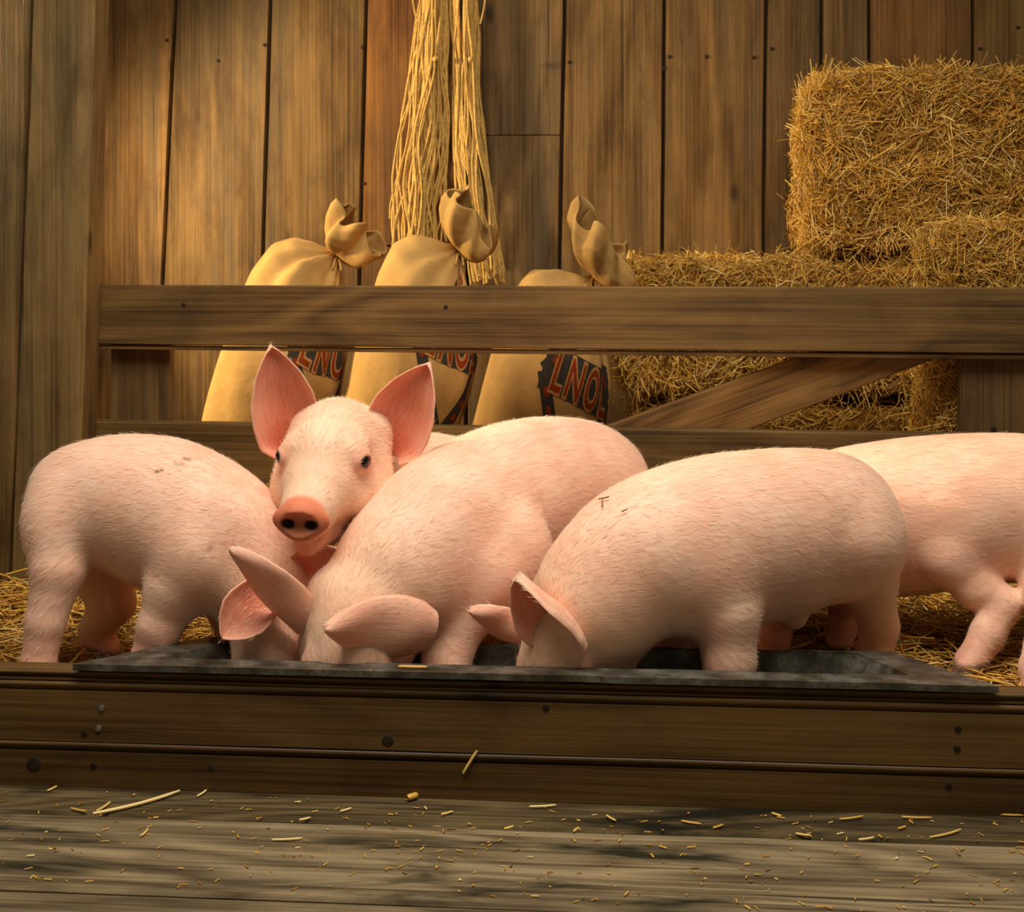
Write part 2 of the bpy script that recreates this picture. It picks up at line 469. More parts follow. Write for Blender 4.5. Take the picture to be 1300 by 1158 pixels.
# pen floor and outer floor planks
pf = link('floor', box_mesh('floor', 5.6, 2.3, 0.09, 0), M_DIRT, None, line_pt(0.1, 3.73, FZ - 0.045))
pf.rotation_euler.z = ANG
tag(pf, 'pen floor of packed dirt under the straw', None, None, 'structure')
for poly in (((-2.7, 2.356), (-.80, 2.356), (-.62, 2.578), (-2.7, 2.578)), ((.84, 2.356), (2.9, 2.356), (2.9, 2.578), (.74, 2.578))):
    c_ = line_pt(poly[0][0], 2.45, FZ)
    st_ = link('dirt_strip', prism_mesh('dirt_strip', [line_pt(x_, y_, FZ) - c_ for x_, y_ in poly], Vector((0, 0, -0.088)), 0), M_DIRT, pf)
    bpy.context.view_layer.update()
    st_.matrix_basis = pf.matrix_world.inverted() @ Matrix.Translation(c_)
ff = link('floor_front', box_mesh('floor_front', 5.6, 2.42, 0.08, 0), M_STEP, None, line_pt(0.1, 1.35, GROUND - 0.072))
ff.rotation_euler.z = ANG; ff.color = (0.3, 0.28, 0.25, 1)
tag(ff, 'worn wooden floor planks before the pen', None, None, 'structure')
bpy.context.view_layer.update()
ys = [2.56, 2.20, 1.93, 1.65, 1.38, 1.10, 0.82, 0.52, 0.22]
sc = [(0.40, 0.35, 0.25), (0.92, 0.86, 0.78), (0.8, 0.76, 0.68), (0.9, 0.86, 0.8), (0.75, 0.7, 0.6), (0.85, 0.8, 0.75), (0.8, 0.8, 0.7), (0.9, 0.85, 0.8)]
for i in range(len(ys) - 1):
    wy = ys[i] - ys[i + 1] - 0.009
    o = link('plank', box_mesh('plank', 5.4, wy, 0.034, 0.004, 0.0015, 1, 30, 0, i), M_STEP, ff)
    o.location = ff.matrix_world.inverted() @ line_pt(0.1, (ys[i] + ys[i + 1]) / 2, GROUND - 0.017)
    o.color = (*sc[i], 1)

# ------------------------------------------------------------------ corner post
post = empty('corner_post', line_pt(-1.1, 3.25, FZ))
tag(post, 'tall grey weathered timber post of upright boards that the gate meets', 'post')
def upright(name, pxs, y0, thick, mat, parent, col, z0=FZ, z1=2.3, seed=0):
    (lt, lb, rt, rb) = pxs       # px at y=0 and at y=750
    def xz(t, b, z):
        a = WP(t, 0, y0); c = WP(b, 750, y0); f = (z - c.z) / (a.z - c.z)
        return c.x + (a.x - c.x) * f
    n = 16; bm = bmesh.new(); rows = []
    xc = xz(lt, lb, 1.0) * 0.5 + xz(rt, rb, 1.0) * 0.5
    for k in range(n + 1):
        z = z0 + (z1 - z0) * k / n
        w1 = 0.003 * mnoise.noise(Vector((z * 4, seed * 7.0, 0))); w2 = 0.003 * mnoise.noise(Vector((z * 4, seed * 7.0 + 3, 0)))
        xa, xb = xz(lt, lb, z) + w1, xz(rt, rb, z) + w2
        rows.append([bm.verts.new((x - xc, y, z - 1.0)) for (x, y) in ((xa, thick), (xa, 0.005), (xa + 0.005, 0), (xb - 0.005, 0), (xb, 0.005), (xb, thick))])
    for k in range(n):
        for j in range(6):
            bm.faces.new((rows[k][j], rows[k][(j + 1) % 6], rows[k + 1][(j + 1) % 6], rows[k + 1][j]))
    bm.faces.new(rows[0]); bm.faces.new(rows[-1])
    bmesh.ops.recalc_face_normals(bm, faces=bm.faces)
    me = bpy.data.meshes.new(name); bm.to_mesh(me); bm.free()
    o = link(name, me, mat, parent)
    o.location = line_pt(xc, y0, 1.0) - parent.location
    o.rotation_euler.z = ANG; o.color = (*col, 1)
    return o
upright('board', (41, 12, 121, 97), 3.25, 0.092, M_POST, post, (0.82, 0.80, 0.72), seed=1)
upright('board', (-60, -90, 38, 9.5), 3.24, 0.10, M_POST, post, (0.66, 0.60, 0.48), seed=2)
upright('board', (-190, -215, -63, -93), 3.26, 0.085, M_POST, post, (0.75, 0.7, 0.6), seed=3)

# ------------------------------------------------------------------ gate
gate = empty('pen_gate', line_pt(WP(107, 400, GATE_Y).x, GATE_Y, 0), ANG)
tag(gate, 'brown wooden pen gate with two rails, stiles and slanting brace', 'gate')
bpy.context.view_layer.update()
def gate_part(name, poly_px, y0, thick, mat, col, bev=0.003):
    pts = [WP(px, py, y0) for px, py in poly_px]
    c = sum(pts, Vector()) / len(pts)
    m = gate.matrix_world.inverted()
    lp = [m.to_3x3() @ (p - c) for p in pts]
    me = prism_mesh(name, lp, Vector((0, thick, 0)), bev)
    o = link(name, me, mat, gate)
    o.location = m @ c; o.color = (*col, 1)
    return o
top_rail = gate_part('top_rail', [(107, 362), (1560, 366), (1560, 452), (107, 437)], GATE_Y, 0.045, M_GATE, (0.78, 0.76, 0.70))
bottom_rail = gate_part('bottom_rail', [(102, 535), (1560, 556), (1560, 644), (102, 608)], GATE_Y, 0.045, M_GATE, (0.66, 0.64, 0.54))
gate_part('stile', [(140, 430), (216, 430), (214, 640), (138, 640)], GATE_Y + 0.047, 0.035, M_STILE, (0.66, 0.62, 0.58))
gate_part('stile', [(1219, 440), (1312, 440), (1314, 650), (1219, 650)], GATE_Y + 0.047, 0.035, M_STILE, (0.80, 0.76, 0.70))
def brace():
    a, b = WP(690, 556, GATE_Y + 0.047), WP(1240, 405, GATE_Y + 0.047)
    pts = [(752, 548), (1060, 437), (1222, 440), (1205, 449), (942, 549)]
    p3 = [WP(px, py, GATE_Y + 0.047) for px, py in pts]
    c = sum(p3, Vector()) / 5
    dirv = (WP(1060, 437, GATE_Y + 0.047) - WP(752, 548, GATE_Y + 0.047)).normalized()
    ny = YD.normalized(); up = dirv.cross(ny) * -1
    if up.z < 0: up = -up
    R = Matrix((dirv, ny, up)).transposed()           # local x along the beam
    lp = [R.transposed() @ (p - c) for p in p3]
    me = prism_mesh('brace', lp, Vector((0, 0.035, 0)), 0.002)
    o = link('brace', me, M_BRACE, gate)
    o.matrix_basis = gate.matrix_world.inverted() @ (Matrix.Translation(c) @ R.to_4x4())
    o.color = (0.92, 0.88, 0.82, 1)
brace()
gate_part('rail_lip', [(107, 438.5), (1560, 453.5), (1560, 460), (107, 443)], GATE_Y + 0.008, 0.032, M_GATE, (0.8, 0.78, 0.7), 0.001)
for (px, py) in ((1261, 545),):
    nail(px, py, GATE_Y + 0.046, gate, NAIL_DK, M_HOLE, 1.2)
for (px, py) in ((233, 387), (566, 390)):
    nail(px, py, GATE_Y - 0.0005, top_rail, NAIL_DK, M_HOLE, 0.9)

# ------------------------------------------------------------------ front barrier of beaded boards
bar = empty('front_barrier', line_pt(0, FRONT_Y, GROUND), ANG)
tag(bar, 'low dark barrier of beaded boards below the feeding trough', 'barrier')
def bead_board(z0, z1, bead, col, seed):
    h = z1 - z0
    prof = [(0.0, 0.0), (0.0, h - bead - 0.006)]
    prof += [(0.007, h - bead - 0.004), (0.007, h - bead)]
    for k in range(7):
        a = -math.pi / 2 + math.pi * k / 6
        prof.append((0.004 - 0.006 * math.cos(a), h - bead / 2 + bead / 2 * math.sin(a)))
    prof += [(0.008, h), (0.042, h), (0.042, 0.0)]
    n = 40; bm = bmesh.new(); rows = []
    for i in range(n + 1):
        x = -2.6 + 5.2 * i / n
        w = 0.0015 * mnoise.noise(Vector((x * 2, seed * 5.0, 0)))
        rows.append([bm.verts.new((x, y, z + w)) for y, z in prof])
    m = len(prof)
    for i in range(n):
        for j in range(m):
            bm.faces.new((rows[i][j], rows[i + 1][j], rows[i + 1][(j + 1) % m], rows[i][(j + 1) % m]))
    bm.faces.new(rows[0]); bm.faces.new(rows[-1])
    bmesh.ops.recalc_face_normals(bm, faces=bm.faces)
    me = bpy.data.meshes.new('board'); bm.to_mesh(me); bm.free()
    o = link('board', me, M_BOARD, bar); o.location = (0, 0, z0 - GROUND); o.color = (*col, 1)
    return o
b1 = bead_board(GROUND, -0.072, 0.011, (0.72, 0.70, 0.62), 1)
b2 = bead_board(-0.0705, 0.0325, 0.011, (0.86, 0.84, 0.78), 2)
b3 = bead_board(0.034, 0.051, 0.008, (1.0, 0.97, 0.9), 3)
for (px, py, dk) in ((129, 899, 0), (125, 925, 0), (107, 931, 1), (119, 972, 1), (1216, 926, 1), (1215, 951, 1), (1204, 998, 1), (693, 899, 1)):
    nail(px, py, FRONT_Y, b1 if py > 960 else b2, NAIL_DK if dk else NAIL_ME, M_HOLE if dk else M_NAIL, 1.0 if dk else 1.1)

KNOT_ME = disc_mesh('knot', 0.013, 0.0008, 14, 0.0006)
M_KNOT = simple('knot_wood', rgb(40, 26, 12), 0.6, 0, 0.6, 160, 0.4)
for (px, py, p_, sc_) in ((43, 971, b1, 1.0), (492, 941, b2, 0.8), (268, 976, b1, 0.5)):
    o = nail(px, py, FRONT_Y, p_, KNOT_ME, M_KNOT, sc_); o.name = 'knot'

# ------------------------------------------------------------------ trough
def trough():
    root = empty('feeding_trough', line_pt(0, 2.44, GROUND + 0.02))
    tag(root, 'long shallow galvanised feeding trough with flat rim under the eating piglets', 'trough')
    def loop(fx0, fx1, bx0, bx1, yf, yb, zf, zb):
        return [line_pt(fx0, yf, zf), line_pt(fx1, yf, zf), line_pt(bx1, yb, zb), line_pt(bx0, yb, zb)]
    zf, zb = 0.066, 0.044
    outer = loop(-0.752, 0.79, -0.575, 0.69, TR_F, TR_B, zf, zb)
    olow = [p - Vector((0, 0, 0.011)) for p in outer]
    inner = loop(-0.62, 0.665, -0.515, 0.625, TR_F + 0.06, TR_B - 0.012, zf - 0.004, zb - 0.001)
    floor_ = loop(-0.52, 0.56, -0.47, 0.53, TR_F + 0.085, TR_B - 0.05, -0.115, -0.115)
    under = [p - Vector((0, 0, 0.012)) for p in floor_]
    o_in = loop(-0.632, 0.677, -0.525, 0.635, TR_F + 0.054, TR_B - 0.004, zf - 0.012, zb - 0.012)
    def quads(rings, name, mat, bev):
        bm = bmesh.new()
        rs = [[bm.verts.new(p - root.location) for p in r] for r in rings]
        for a, b in zip(rs[:-1], rs[1:]):
            for j in range(4):
                bm.faces.new((a[j], a[(j + 1) % 4], b[(j + 1) % 4], b[j]))
        return bm, rs
    bm, rs = quads([olow, outer, inner], 'rim', M_METAL, 0)
    bm2 = bm
    rs_u = [bm.verts.new(p - root.location) for p in o_in]
    for j in range(4):
        bm.faces.new((rs[0][(j + 1) % 4], rs[0][j], rs_u[j], rs_u[(j + 1) % 4]))
    bmesh.ops.recalc_face_normals(bm, faces=bm.faces)
    bmesh.ops.subdivide_edges(bm, edges=[e for e in bm.edges if e.calc_length() > 0.8], cuts=40, use_grid_fill=True)
    for v in bm.verts:
        v.co.z += 0.0018 * mnoise.noise(Vector((v.co.x * 9, v.co.y * 9, 0)))
    me = bpy.data.meshes.new('rim'); bm.to_mesh(me); bm.free()
    rim = link('rim', me, M_METAL, root); rim.color = (1, 1, 1, 1)
    bm, rs = quads([inner, floor_], 'basin', M_METAL, 0)
    bm.faces.new(rs[-1])
    ro = [[bm.verts.new(p - root.location) for p in r] for r in (o_in, under)]
    for j in range(4):
        bm.faces.new((ro[0][(j + 1) % 4], ro[0][j], ro[1][j], ro[1][(j + 1) % 4]))
    bm.faces.new(ro[1])
    bmesh.ops.recalc_face_normals(bm, faces=bm.faces)
    me = bpy.data.meshes.new('basin'); bm.to_mesh(me); bm.free()
    link('basin', me, M_METAL, root)
    return root
trough()

# ------------------------------------------------------------------ piglets: implicit bodies
class Field:
    def __init__(self, lo, hi, h):
        self.lo = np.array(lo, dtype=np.float32); self.h = h
        self.n = np.ceil((np.array(hi) - self.lo) / h).astype(int) + 1
        self.D = np.full(self.n, 1.0, dtype=np.float32)
    def sub(self, lo, hi):
        a = np.clip(np.floor((np.array(lo) - self.lo) / self.h).astype(int), 0, self.n)
        b = np.clip(np.ceil((np.array(hi) - self.lo) / self.h).astype(int) + 1, 0, self.n)
        if np.any(b <= a): return None
        ax = [self.lo[k] + self.h * np.arange(a[k], b[k], dtype=np.float32) for k in range(3)]
        X, Y, Z = ax[0][:, None, None], ax[1][None, :, None], ax[2][None, None, :]
        return (slice(a[0], b[0]), slice(a[1], b[1]), slice(a[2], b[2])), X, Y, Z
    def blend(self, sl, d, k, cut=False):
        a = self.D[sl]
        if cut:
            a, d = -a, d
        if k <= 1e-6: r = np.minimum(a, d)
        else:
            hh = np.maximum(k - np.abs(a - d), 0) / k
            r = np.minimum(a, d) - hh * hh * k * 0.25
        self.D[sl] = -r if cut else r
    def ellipsoid(self, c, r, R=None, k=0.03, cut=False):
        c = np.array(c, dtype=np.float32); r = np.array(r, dtype=np.float32)
        R = np.eye(3, dtype=np.float32) if R is None else np.array(R, dtype=np.float32)   # rows = local axes
        m = float(r.max()) + k + 0.01
        s = self.sub(c - m, c + m)
        if s is None: return
        sl, X, Y, Z = s
        X, Y, Z = X - c[0], Y - c[1], Z - c[2]
        k0 = 0; k1 = 0
        for i in range(3):
            q = (X * R[i, 0] + Y * R[i, 1] + Z * R[i, 2]) / r[i]
            k0 = k0 + q * q; k1 = k1 + (q / r[i]) ** 2
        k0 = np.sqrt(k0); k1 = np.sqrt(k1)
        d = k0 * (k0 - 1) / np.maximum(k1, 1e-6)
        d = np.where(k0 < 1e-3, -float(r.min()), d)
        self.blend(sl, d, k, cut)
    def chain(self, pts, rad, k=0.03):
        pts = np.array(pts, dtype=np.float32); rad = np.array(rad, dtype=np.float32)
        m = float(rad.max()) + k + 0.01
        s = self.sub(pts.min(0) - m, pts.max(0) + m)
        if s is None: return
        sl, X, Y, Z = s
        best = None
        for a, b, ra, rb in zip(pts[:-1], pts[1:], rad[:-1], rad[1:]):
            ab = b - a; L2 = float(ab @ ab)
            x, y, z = X - a[0], Y - a[1], Z - a[2]
            t = np.clip((x * ab[0] + y * ab[1] + z * ab[2]) / L2, 0, 1)
            d = np.sqrt((x - t * ab[0]) ** 2 + (y - t * ab[1]) ** 2 + (z - t * ab[2]) ** 2) - (ra + (rb - ra) * t)
            if best is None: best = d
            else:
                kk = 0.012; hh = np.maximum(kk - np.abs(best - d), 0) / kk
                best = np.minimum(best, d) - hh * hh * kk * 0.25
        self.blend(sl, best, k)
    def torso(self, pts, rl, rv, k=0.04):
        """spline of stations with lateral and vertical radii"""
        n = len(pts); ts = np.linspace(0, n - 1, (n - 1) * 4 + 1)
        P = cat(np.array(pts), ts); A = np.interp(ts, range(n), rl); B = np.interp(ts, range(n), rv)
        A = smooth1(A); B = smooth1(B)
        m = max(rl) + 0.06
        s = self.sub(P.min(0) - m - 0.03, P.max(0) + m + 0.03)
        sl, X, Y, Z = s
        best = None
        for i in range(len(P) - 1):
            a, b = P[i], P[i + 1]; ab = b - a; L = np.linalg.norm(ab); t_ = ab / L
            lat = np.cross(t_, (0, 0, 1.0)); ln = np.linalg.norm(lat)
            lat = lat / max(ln, 1e-6); ver = np.cross(lat, t_)
            x, y, z = X - a[0], Y - a[1], Z - a[2]
            u = x * t_[0] + y * t_[1] + z * t_[2]
            t = np.clip(u / L, 0, 1)
            ra = A[i] + (A[i + 1] - A[i]) * t; rb = B[i] + (B[i + 1] - B[i]) * t
            ql = (x * lat[0] + y * lat[1] + z * lat[2]); qv = (x * ver[0] + y * ver[1] + z * ver[2]); qt = u - t * L
            rt = 0.85 * np.minimum(ra, rb)
            k0 = np.sqrt((ql / ra) ** 2 + (qv / rb) ** 2 + (qt / rt) ** 2)
            k1 = np.sqrt((ql / ra ** 2) ** 2 + (qv / rb ** 2) ** 2 + (qt / rt ** 2) ** 2)
            d = np.where(k0 < 1e-3, -0.05, k0 * (k0 - 1) / np.maximum(k1, 1e-6))
            if best is None: best = d
            else:
                kk = 0.02; hh = np.maximum(kk - np.abs(best - d), 0) / kk
                best = np.minimum(best, d) - hh * hh * kk * 0.25
        self.blend(sl, best.astype(np.float32), k)
        return P
    def mesh(self):
        D = self.D; S = D < 0
        c = None
        cnt = np.zeros(np.array(D.shape) - 1, dtype=np.int8)
        for dx in (0, 1):
            for dy in (0, 1):
                for dz in (0, 1):
                    cnt += S[dx:D.shape[0] - 1 + dx, dy:D.shape[1] - 1 + dy, dz:D.shape[2] - 1 + dz]
        act = (cnt > 0) & (cnt < 8)
        idx = np.argwhere(act)
        acc = np.zeros((len(idx), 3)); num = np.zeros(len(idx))
        cor = {}
        for dx in (0, 1):
            for dy in (0, 1):
                for dz in (0, 1):
                    cor[(dx, dy, dz)] = D[idx[:, 0] + dx, idx[:, 1] + dy, idx[:, 2] + dz]
        for a in cor:
            for axis in range(3):
                if a[axis] == 0:
                    b = list(a); b[axis] = 1; b = tuple(b)
                    va, vb = cor[a], cor[b]
                    msk = (va < 0) != (vb < 0)
                    t = np.where(msk, va / np.where(msk, va - vb, 1), 0)
                    p = np.tile(np.array(a, dtype=float), (len(idx), 1)); p[:, axis] += t
                    acc += p * msk[:, None]; num += msk
        V = (idx + acc / num[:, None]) * self.h + self.lo
        vid = np.full(act.shape, -1, dtype=np.int64); vid[act] = np.arange(len(idx))
        faces = []
        for axis in range(3):
            sa = [slice(None)] * 3; sb = [slice(None)] * 3
            sa[axis] = slice(0, -1); sb[axis] = slice(1, None)
            A, B = S[tuple(sa)], S[tuple(sb)]
            e = np.argwhere(A != B)
            o1, o2 = [k for k in range(3) if k != axis]
            ok = (e[:, o1] >= 1) & (e[:, o2] >= 1) & (e[:, o1] < act.shape[o1]) & (e[:, o2] < act.shape[o2])
            e = e[ok]
            inside = A[e[:, 0], e[:, 1], e[:, 2]]
            def g(d1, d2):
                q = e.copy(); q[:, o1] -= d1; q[:, o2] -= d2
                return vid[q[:, 0], q[:, 1], q[:, 2]]
            f = np.stack([g(1, 1), g(0, 1), g(0, 0), g(1, 0)], axis=1)
            flip = inside if axis != 1 else ~inside
            f[~flip] = f[~flip][:, ::-1]
            faces.append(f)
        return V, np.concatenate(faces)

def smooth1(a):
    b = a.copy(); b[1:-1] = (a[:-2] + 2 * a[1:-1] + a[2:]) / 4; return b

def cat(P, ts):
    n = len(P); out = []
    for t in ts:
        i = min(int(t), n - 2); f = t - i
        p0, p1, p2, p3 = P[max(i - 1, 0)], P[i], P[i + 1], P[min(i + 2, n - 1)]
        out.append(0.5 * ((2 * p1) + (-p0 + p2) * f + (2 * p0 - 5 * p1 + 4 * p2 - p3) * f * f + (-p0 + 3 * p1 - 3 * p2 + p3) * f ** 3))
    return np.array(out)

def unit(v):
    v = np.array(v, dtype=float); return v / np.linalg.norm(v)

def ear_mesh(root, tip, wdir, hw, cup, bend, thick=0.0045, nu=26, nv=17, base=0.72, tipcurl=0.0):
    """cupped leaf; returns verts, quads, and a per-vertex (u, v, inner)"""
    root, tip = np.array(root, float), np.array(tip, float)
    ax = tip - root; L = np.linalg.norm(ax); ax = ax / L
    w = np.array(wdir, float); w = unit(w - ax * (w @ ax)); nrm = np.cross(w, ax)
    us = np.linspace(0, 1, nu); vs_ = np.linspace(-1, 1, nv)
    h = hw * np.interp(us, [0, .13, .35, .55, .75, .9, .97, 1], [base, .90, 1.0, .95, .70, .36, .15, .0])
    U, Vv = np.meshgrid(us, vs_, indexing='ij')
    H = h[:, None]
    y = np.sin(Vv * 1.25) / np.sin(1.25) * H
    curl = cup * (Vv ** 2) * (0.45 * hw + 0.55 * H) + bend * L * U ** 2 + tipcurl * L * np.maximum(U - 0.6, 0) ** 2
    wob = 0.0025 * np.sin(U * 9 + Vv * 2.3)
    mid = root + U[..., None] * ax * L + y[..., None] * w + (curl + wob)[..., None] * nrm
    du = np.gradient(mid, axis=0); dv = np.gradient(mid, axis=1)
    nn = norm(np.cross(dv, du))
    th = thick * (1 - 0.65 * Vv ** 2) * (1 - 0.5 * U)
    top = mid + nn * th[..., None]; bot = mid - nn * th[..., None]
    V = np.concatenate([top.reshape(-1, 3), bot.reshape(-1, 3)])
    q = []
    g = lambda i, j, s: s * nu * nv + i * nv + j
    for i in range(nu - 1):
        for j in range(nv - 1):
            q.append((g(i, j, 0), g(i, j + 1, 0), g(i + 1, j + 1, 0), g(i + 1, j, 0)))
            q.append((g(i, j, 1), g(i + 1, j, 1), g(i + 1, j + 1, 1), g(i, j + 1, 1)))
        for j in (0, nv - 1):
            e = (g(i, j, 0), g(i + 1, j, 0), g(i + 1, j, 1), g(i, j, 1))
            q.append(e if j == 0 else e[::-1])
    for j in range(nv - 1):
        q.append((g(nu - 1, j, 0), g(nu - 1, j + 1, 0), g(nu - 1, j + 1, 1), g(nu - 1, j, 1)))
    inner = np.concatenate([np.full(nu * nv, 1.0 if cup > 0 else 0.0), np.full(nu * nv, 0.0 if cup > 0 else 1.0)])
    uu = np.concatenate([U.ravel(), U.ravel()]); vv = np.concatenate([Vv.ravel(), Vv.ravel()])
    return V, np.array(q), uu, vv, inner, ax

PINK = np.array(rgb(243, 202, 180)); ROSE = np.array(rgb(228, 146, 118)); SNOUT = np.array(rgb(222, 126, 90))
CREAM = np.array(rgb(246, 208, 176)); MUD = np.array(rgb(120, 84, 48)); HOOF = np.array(rgb(110, 84, 64)); EARIN = np.array(rgb(214, 116, 86))

def piglet(label, st, head, legs, ears, extra=None, h=0.0042, hairs=11000, mud=(), masses=(), group='pink piglets around the trough', eyes=True):
    pts = [W(*s[:3]) for s in st]
    rl = [s[3] for s in st]; rv = [s[4] for s in st]
    hc = np.array(W(*head['c'])); s = head['s']
    Fv = unit(head['F']); Lv = np.array(head['L'], float); Lv = unit(Lv - Fv * (Lv @ Fv)); Uv = np.cross(Fv, Lv)
    R = np.array([Lv, Fv, Uv])
    def hp(x, y, z): return hc + s * (x * Lv + y * Fv + z * Uv)
    allp = [np.array(p) for p in pts] + [hp(0, .23, -.04), hp(0, -.1, 0)] + [np.array(q[0]) for lg in legs for q in lg]
    lo = np.min(allp, axis=0) - 0.20; hi = np.max(allp, axis=0) + 0.20
    lo[2] = min(lo[2] + 0.14, min(q[0][2] for lg in legs for q in lg) - 0.03)
    f = Field(lo, hi, h)
    spine = f.torso(pts, rl, rv, 0.01)
    # shoulder / ham masses and legs
    for lg in legs:
        f.chain([q[0] for q in lg], [q[1] for q in lg], 0.022)
        f.ellipsoid(lg[0][0], [lg[0][1] * 1.06] * 3, None, 0.05)
    for (mc, mr, mk) in masses:
        f.ellipsoid(W(*mc), mr, None, mk)
    # head
    f.chain([spine[-1], hp(0, -.02, -.01)], [min(rl[-1], rv[-1]) * 0.95, .075 * s], 0.06)
    f.ellipsoid(hp(0, 0, 0), (.076 * s, .088 * s, .078 * s), R, 0.03)
    f.ellipsoid(hp(0, .045, .028), (.056 * s, .07 * s, .046 * s), R, 0.03)
    f.ellipsoid(hp(0, .0, .034), (.050 * s, .060 * s, .044 * s), R, 0.03)
    f.chain([hp(0, .02, -.012), hp(0, .10, -.018), hp(0, .165, -.031), hp(0, .195, -.034)], [.070 * s, .053 * s, .038 * s, .033 * s], 0.03)
    for sg in (-1, 1):
        f.ellipsoid(hp(sg * .046, .03, -.045), (.045 * s, .07 * s, .052 * s), R, 0.035)      # cheek
        f.ellipsoid(hp(sg * .046, .070, .034), (.015 * s, .024 * s, .010 * s), R, 0.02)     # brow
    f.chain([hp(0, .03, -.078), hp(0, .10, -.080), hp(0, .165, -.076)], [.045 * s, .032 * s, .022 * s], 0.022)     # jaw
    f.ellipsoid(hp(0, .204, -.034), (.041 * s, .013 * s, .0235 * s), R, 0.008)               # snout disc
    f.ellipsoid(hp(0, .2215, -.036), (.031 * s, .0085 * s, .0165 * s), R, 0.006, cut=True)
    for sg in (-1, 1):
        f.ellipsoid(hp(sg * .0165, .216, -.037), (.0078 * s, .016 * s, .0062 * s), R, 0.004, cut=True)
        f.ellipsoid(hp(sg * .0545, .082, .018), (.0165 * s, .020 * s, .016 * s), R, 0.016)   # lids
        f.ellipsoid(hp(sg * .073, .092, .0185), (.014 * s, .0115 * s, .0085 * s), R, 0.005, cut=True)
    for m_ in range(9):                                                                       # mouth line
        a = m_ / 8.0
        for sg in (-1, 1):
            f.ellipsoid(hp(sg * (.016 + .040 * a), .190 - .10 * a, -.070 + .006 * a), (.006 * s, .010 * s, .0028 * s), R, 0.004, cut=True)
    for sg, e in ((1, 'l'), (-1, 'r')):
        f.ellipsoid(hp(sg * .050, -.032, .030), (.024 * s, .026 * s, .026 * s), R, 0.035)    # ear roots
    if extra: extra(f, hp, spine)
    V, Q = f.mesh()
    nb = len(V)
    # colours of the skin itself
    col = np.tile(PINK, (nb, 1))
    loc = ((V - hc) @ R.T) / s                      # head-local coordinates
    def wgt(c, r, soft):
        d = np.linalg.norm((loc - np.array(c)) / np.array(r), axis=1)
        return np.clip((1 + soft - d) / soft, 0, 1)[:, None]
    def put(w, c, amt=1.0):
        nonlocal col
        col = col * (1 - w * amt) + np.array(c) * w * amt
    inhead = wgt((0, .06, 0), (.12, .19, .13), 0.3)
    put(inhead, CREAM, 0.45)
    put(wgt((0, .212, -.036), (.050, .018, .038), 0.45), SNOUT, 0.95)
    put(wgt((0, .22, -.048), (.030, .016, .012), 0.9), MUD, 0.45)
    put(wgt((0, .17, -.075), (.04, .05, .014), 0.6), ROSE, 0.6)
    for sg in (-1, 1):
        put(wgt((sg * .062, .086, .018), (.018, .028, .028), 0.6), ROSE, 0.42)
        put(wgt((sg * .066, .089, .0185), (.012, .0125, .0082), 0.3), np.array(rgb(120, 60, 48)), 0.8)
        put(wgt((sg * .0165, .215, -.037), (.0092, .03, .0072), 0.3), np.array(rgb(74, 34, 24)), 0.95)
    for lg in legs:
        foot = np.array(lg[-1][0])
        d = np.linalg.norm(V - foot, axis=1)
        put(np.clip((0.16 - d) / 0.14, 0, 1)[:, None], ROSE, 0.35)
        put((np.clip((foot[2] + 0.022 - V[:, 2]) / 0.008, 0, 1) * (d < 0.08))[:, None], HOOF, 1.0)
    for (mp, mr, ma) in mud:
        pp = np.stack([650 + V[:, 0] * F_PX / V[:, 1], HOR + (CAM_Z - V[:, 2]) * F_PX / V[:, 1]], axis=1)
        hit = np.where(np.abs(pp - np.array(mp)).max(1) < 4)[0]
        if not len(hit): continue
        d = np.linalg.norm(V - V[hit[V[hit, 1].argmin()]], axis=1)
        nn = np.array([mnoise.noise(Vector(v * 70.0)) for v in V[d < mr * 2]])
        w = np.zeros(nb); w[d < mr * 2] = np.clip((1.2 - d[d < mr * 2] / mr) + nn * 1.3 - 0.35, 0, 1)
        put(w[:, None], MUD, ma)
    # flow field: from the snout backwards along the spine, sinking down the flanks
    sp = spine[::-1]                                              # neck -> rump
    path = np.vstack([hp(0, .2, -.03), hp(0, .1, 0), hp(0, 0, .02), sp])
    tang = norm(np.gradient(path, axis=0))
    seg = np.concatenate([[0], np.cumsum(np.linalg.norm(np.diff(path, axis=0), axis=1))])
    near = np.zeros(nb, dtype=int)
    for i0 in range(0, nb, 20000):
        d2 = ((V[i0:i0 + 20000, None] - path[None]) ** 2).sum(-1); near[i0:i0 + 20000] = d2.argmin(1)
    tg = tang[near]
    rel = V - path[near]
    along = seg[near] + (rel * tg).sum(1)
    ang = np.arctan2((rel * np.cross(tg, np.array([[0, 0, 1.0]]))).sum(1), rel[:, 2])
    flow = np.stack([along + 0.25 * np.abs(ang) * 0.1, ang * 0.12, np.zeros(nb)], axis=1)
    hdir = tg + np.array([0, 0, -0.35])
    # ears, part of the same skin
    Vs, Qs, Cs, Fs = [V], [Q], [col], [flow]
    eh = []
    off = nb
    for e in ears:
        ev, eq, uu, vv, inner, ax = ear_mesh(**e)
        c = np.tile(PINK, (len(ev), 1)); c = c * 0.7 + ROSE * 0.3
        w = (inner * np.clip(1.25 - np.abs(vv), 0, 1) * np.clip(1.15 - uu * 0.75, 0, 1))[:, None]
        c = c * (1 - w * 0.85) + EARIN * w * 0.85
        Vs.append(ev); Qs.append(eq + off); Cs.append(c)
        Fs.append(np.stack([uu * 0.14, vv * 0.05, inner], axis=1))
        eh.append((off, len(ev), ax, inner, vv)); off += len(ev)
    V, Q, col, flow = np.concatenate(Vs), np.concatenate(Qs), np.concatenate(Cs), np.concatenate(Fs)
    base = np.array([spine[:, 0].mean(), spine[:, 1].mean(), 0.0])
    me = np_mesh('piglet', V - base, Q)
    set_attr(me, 'tint', np.clip(col, 0, 1))
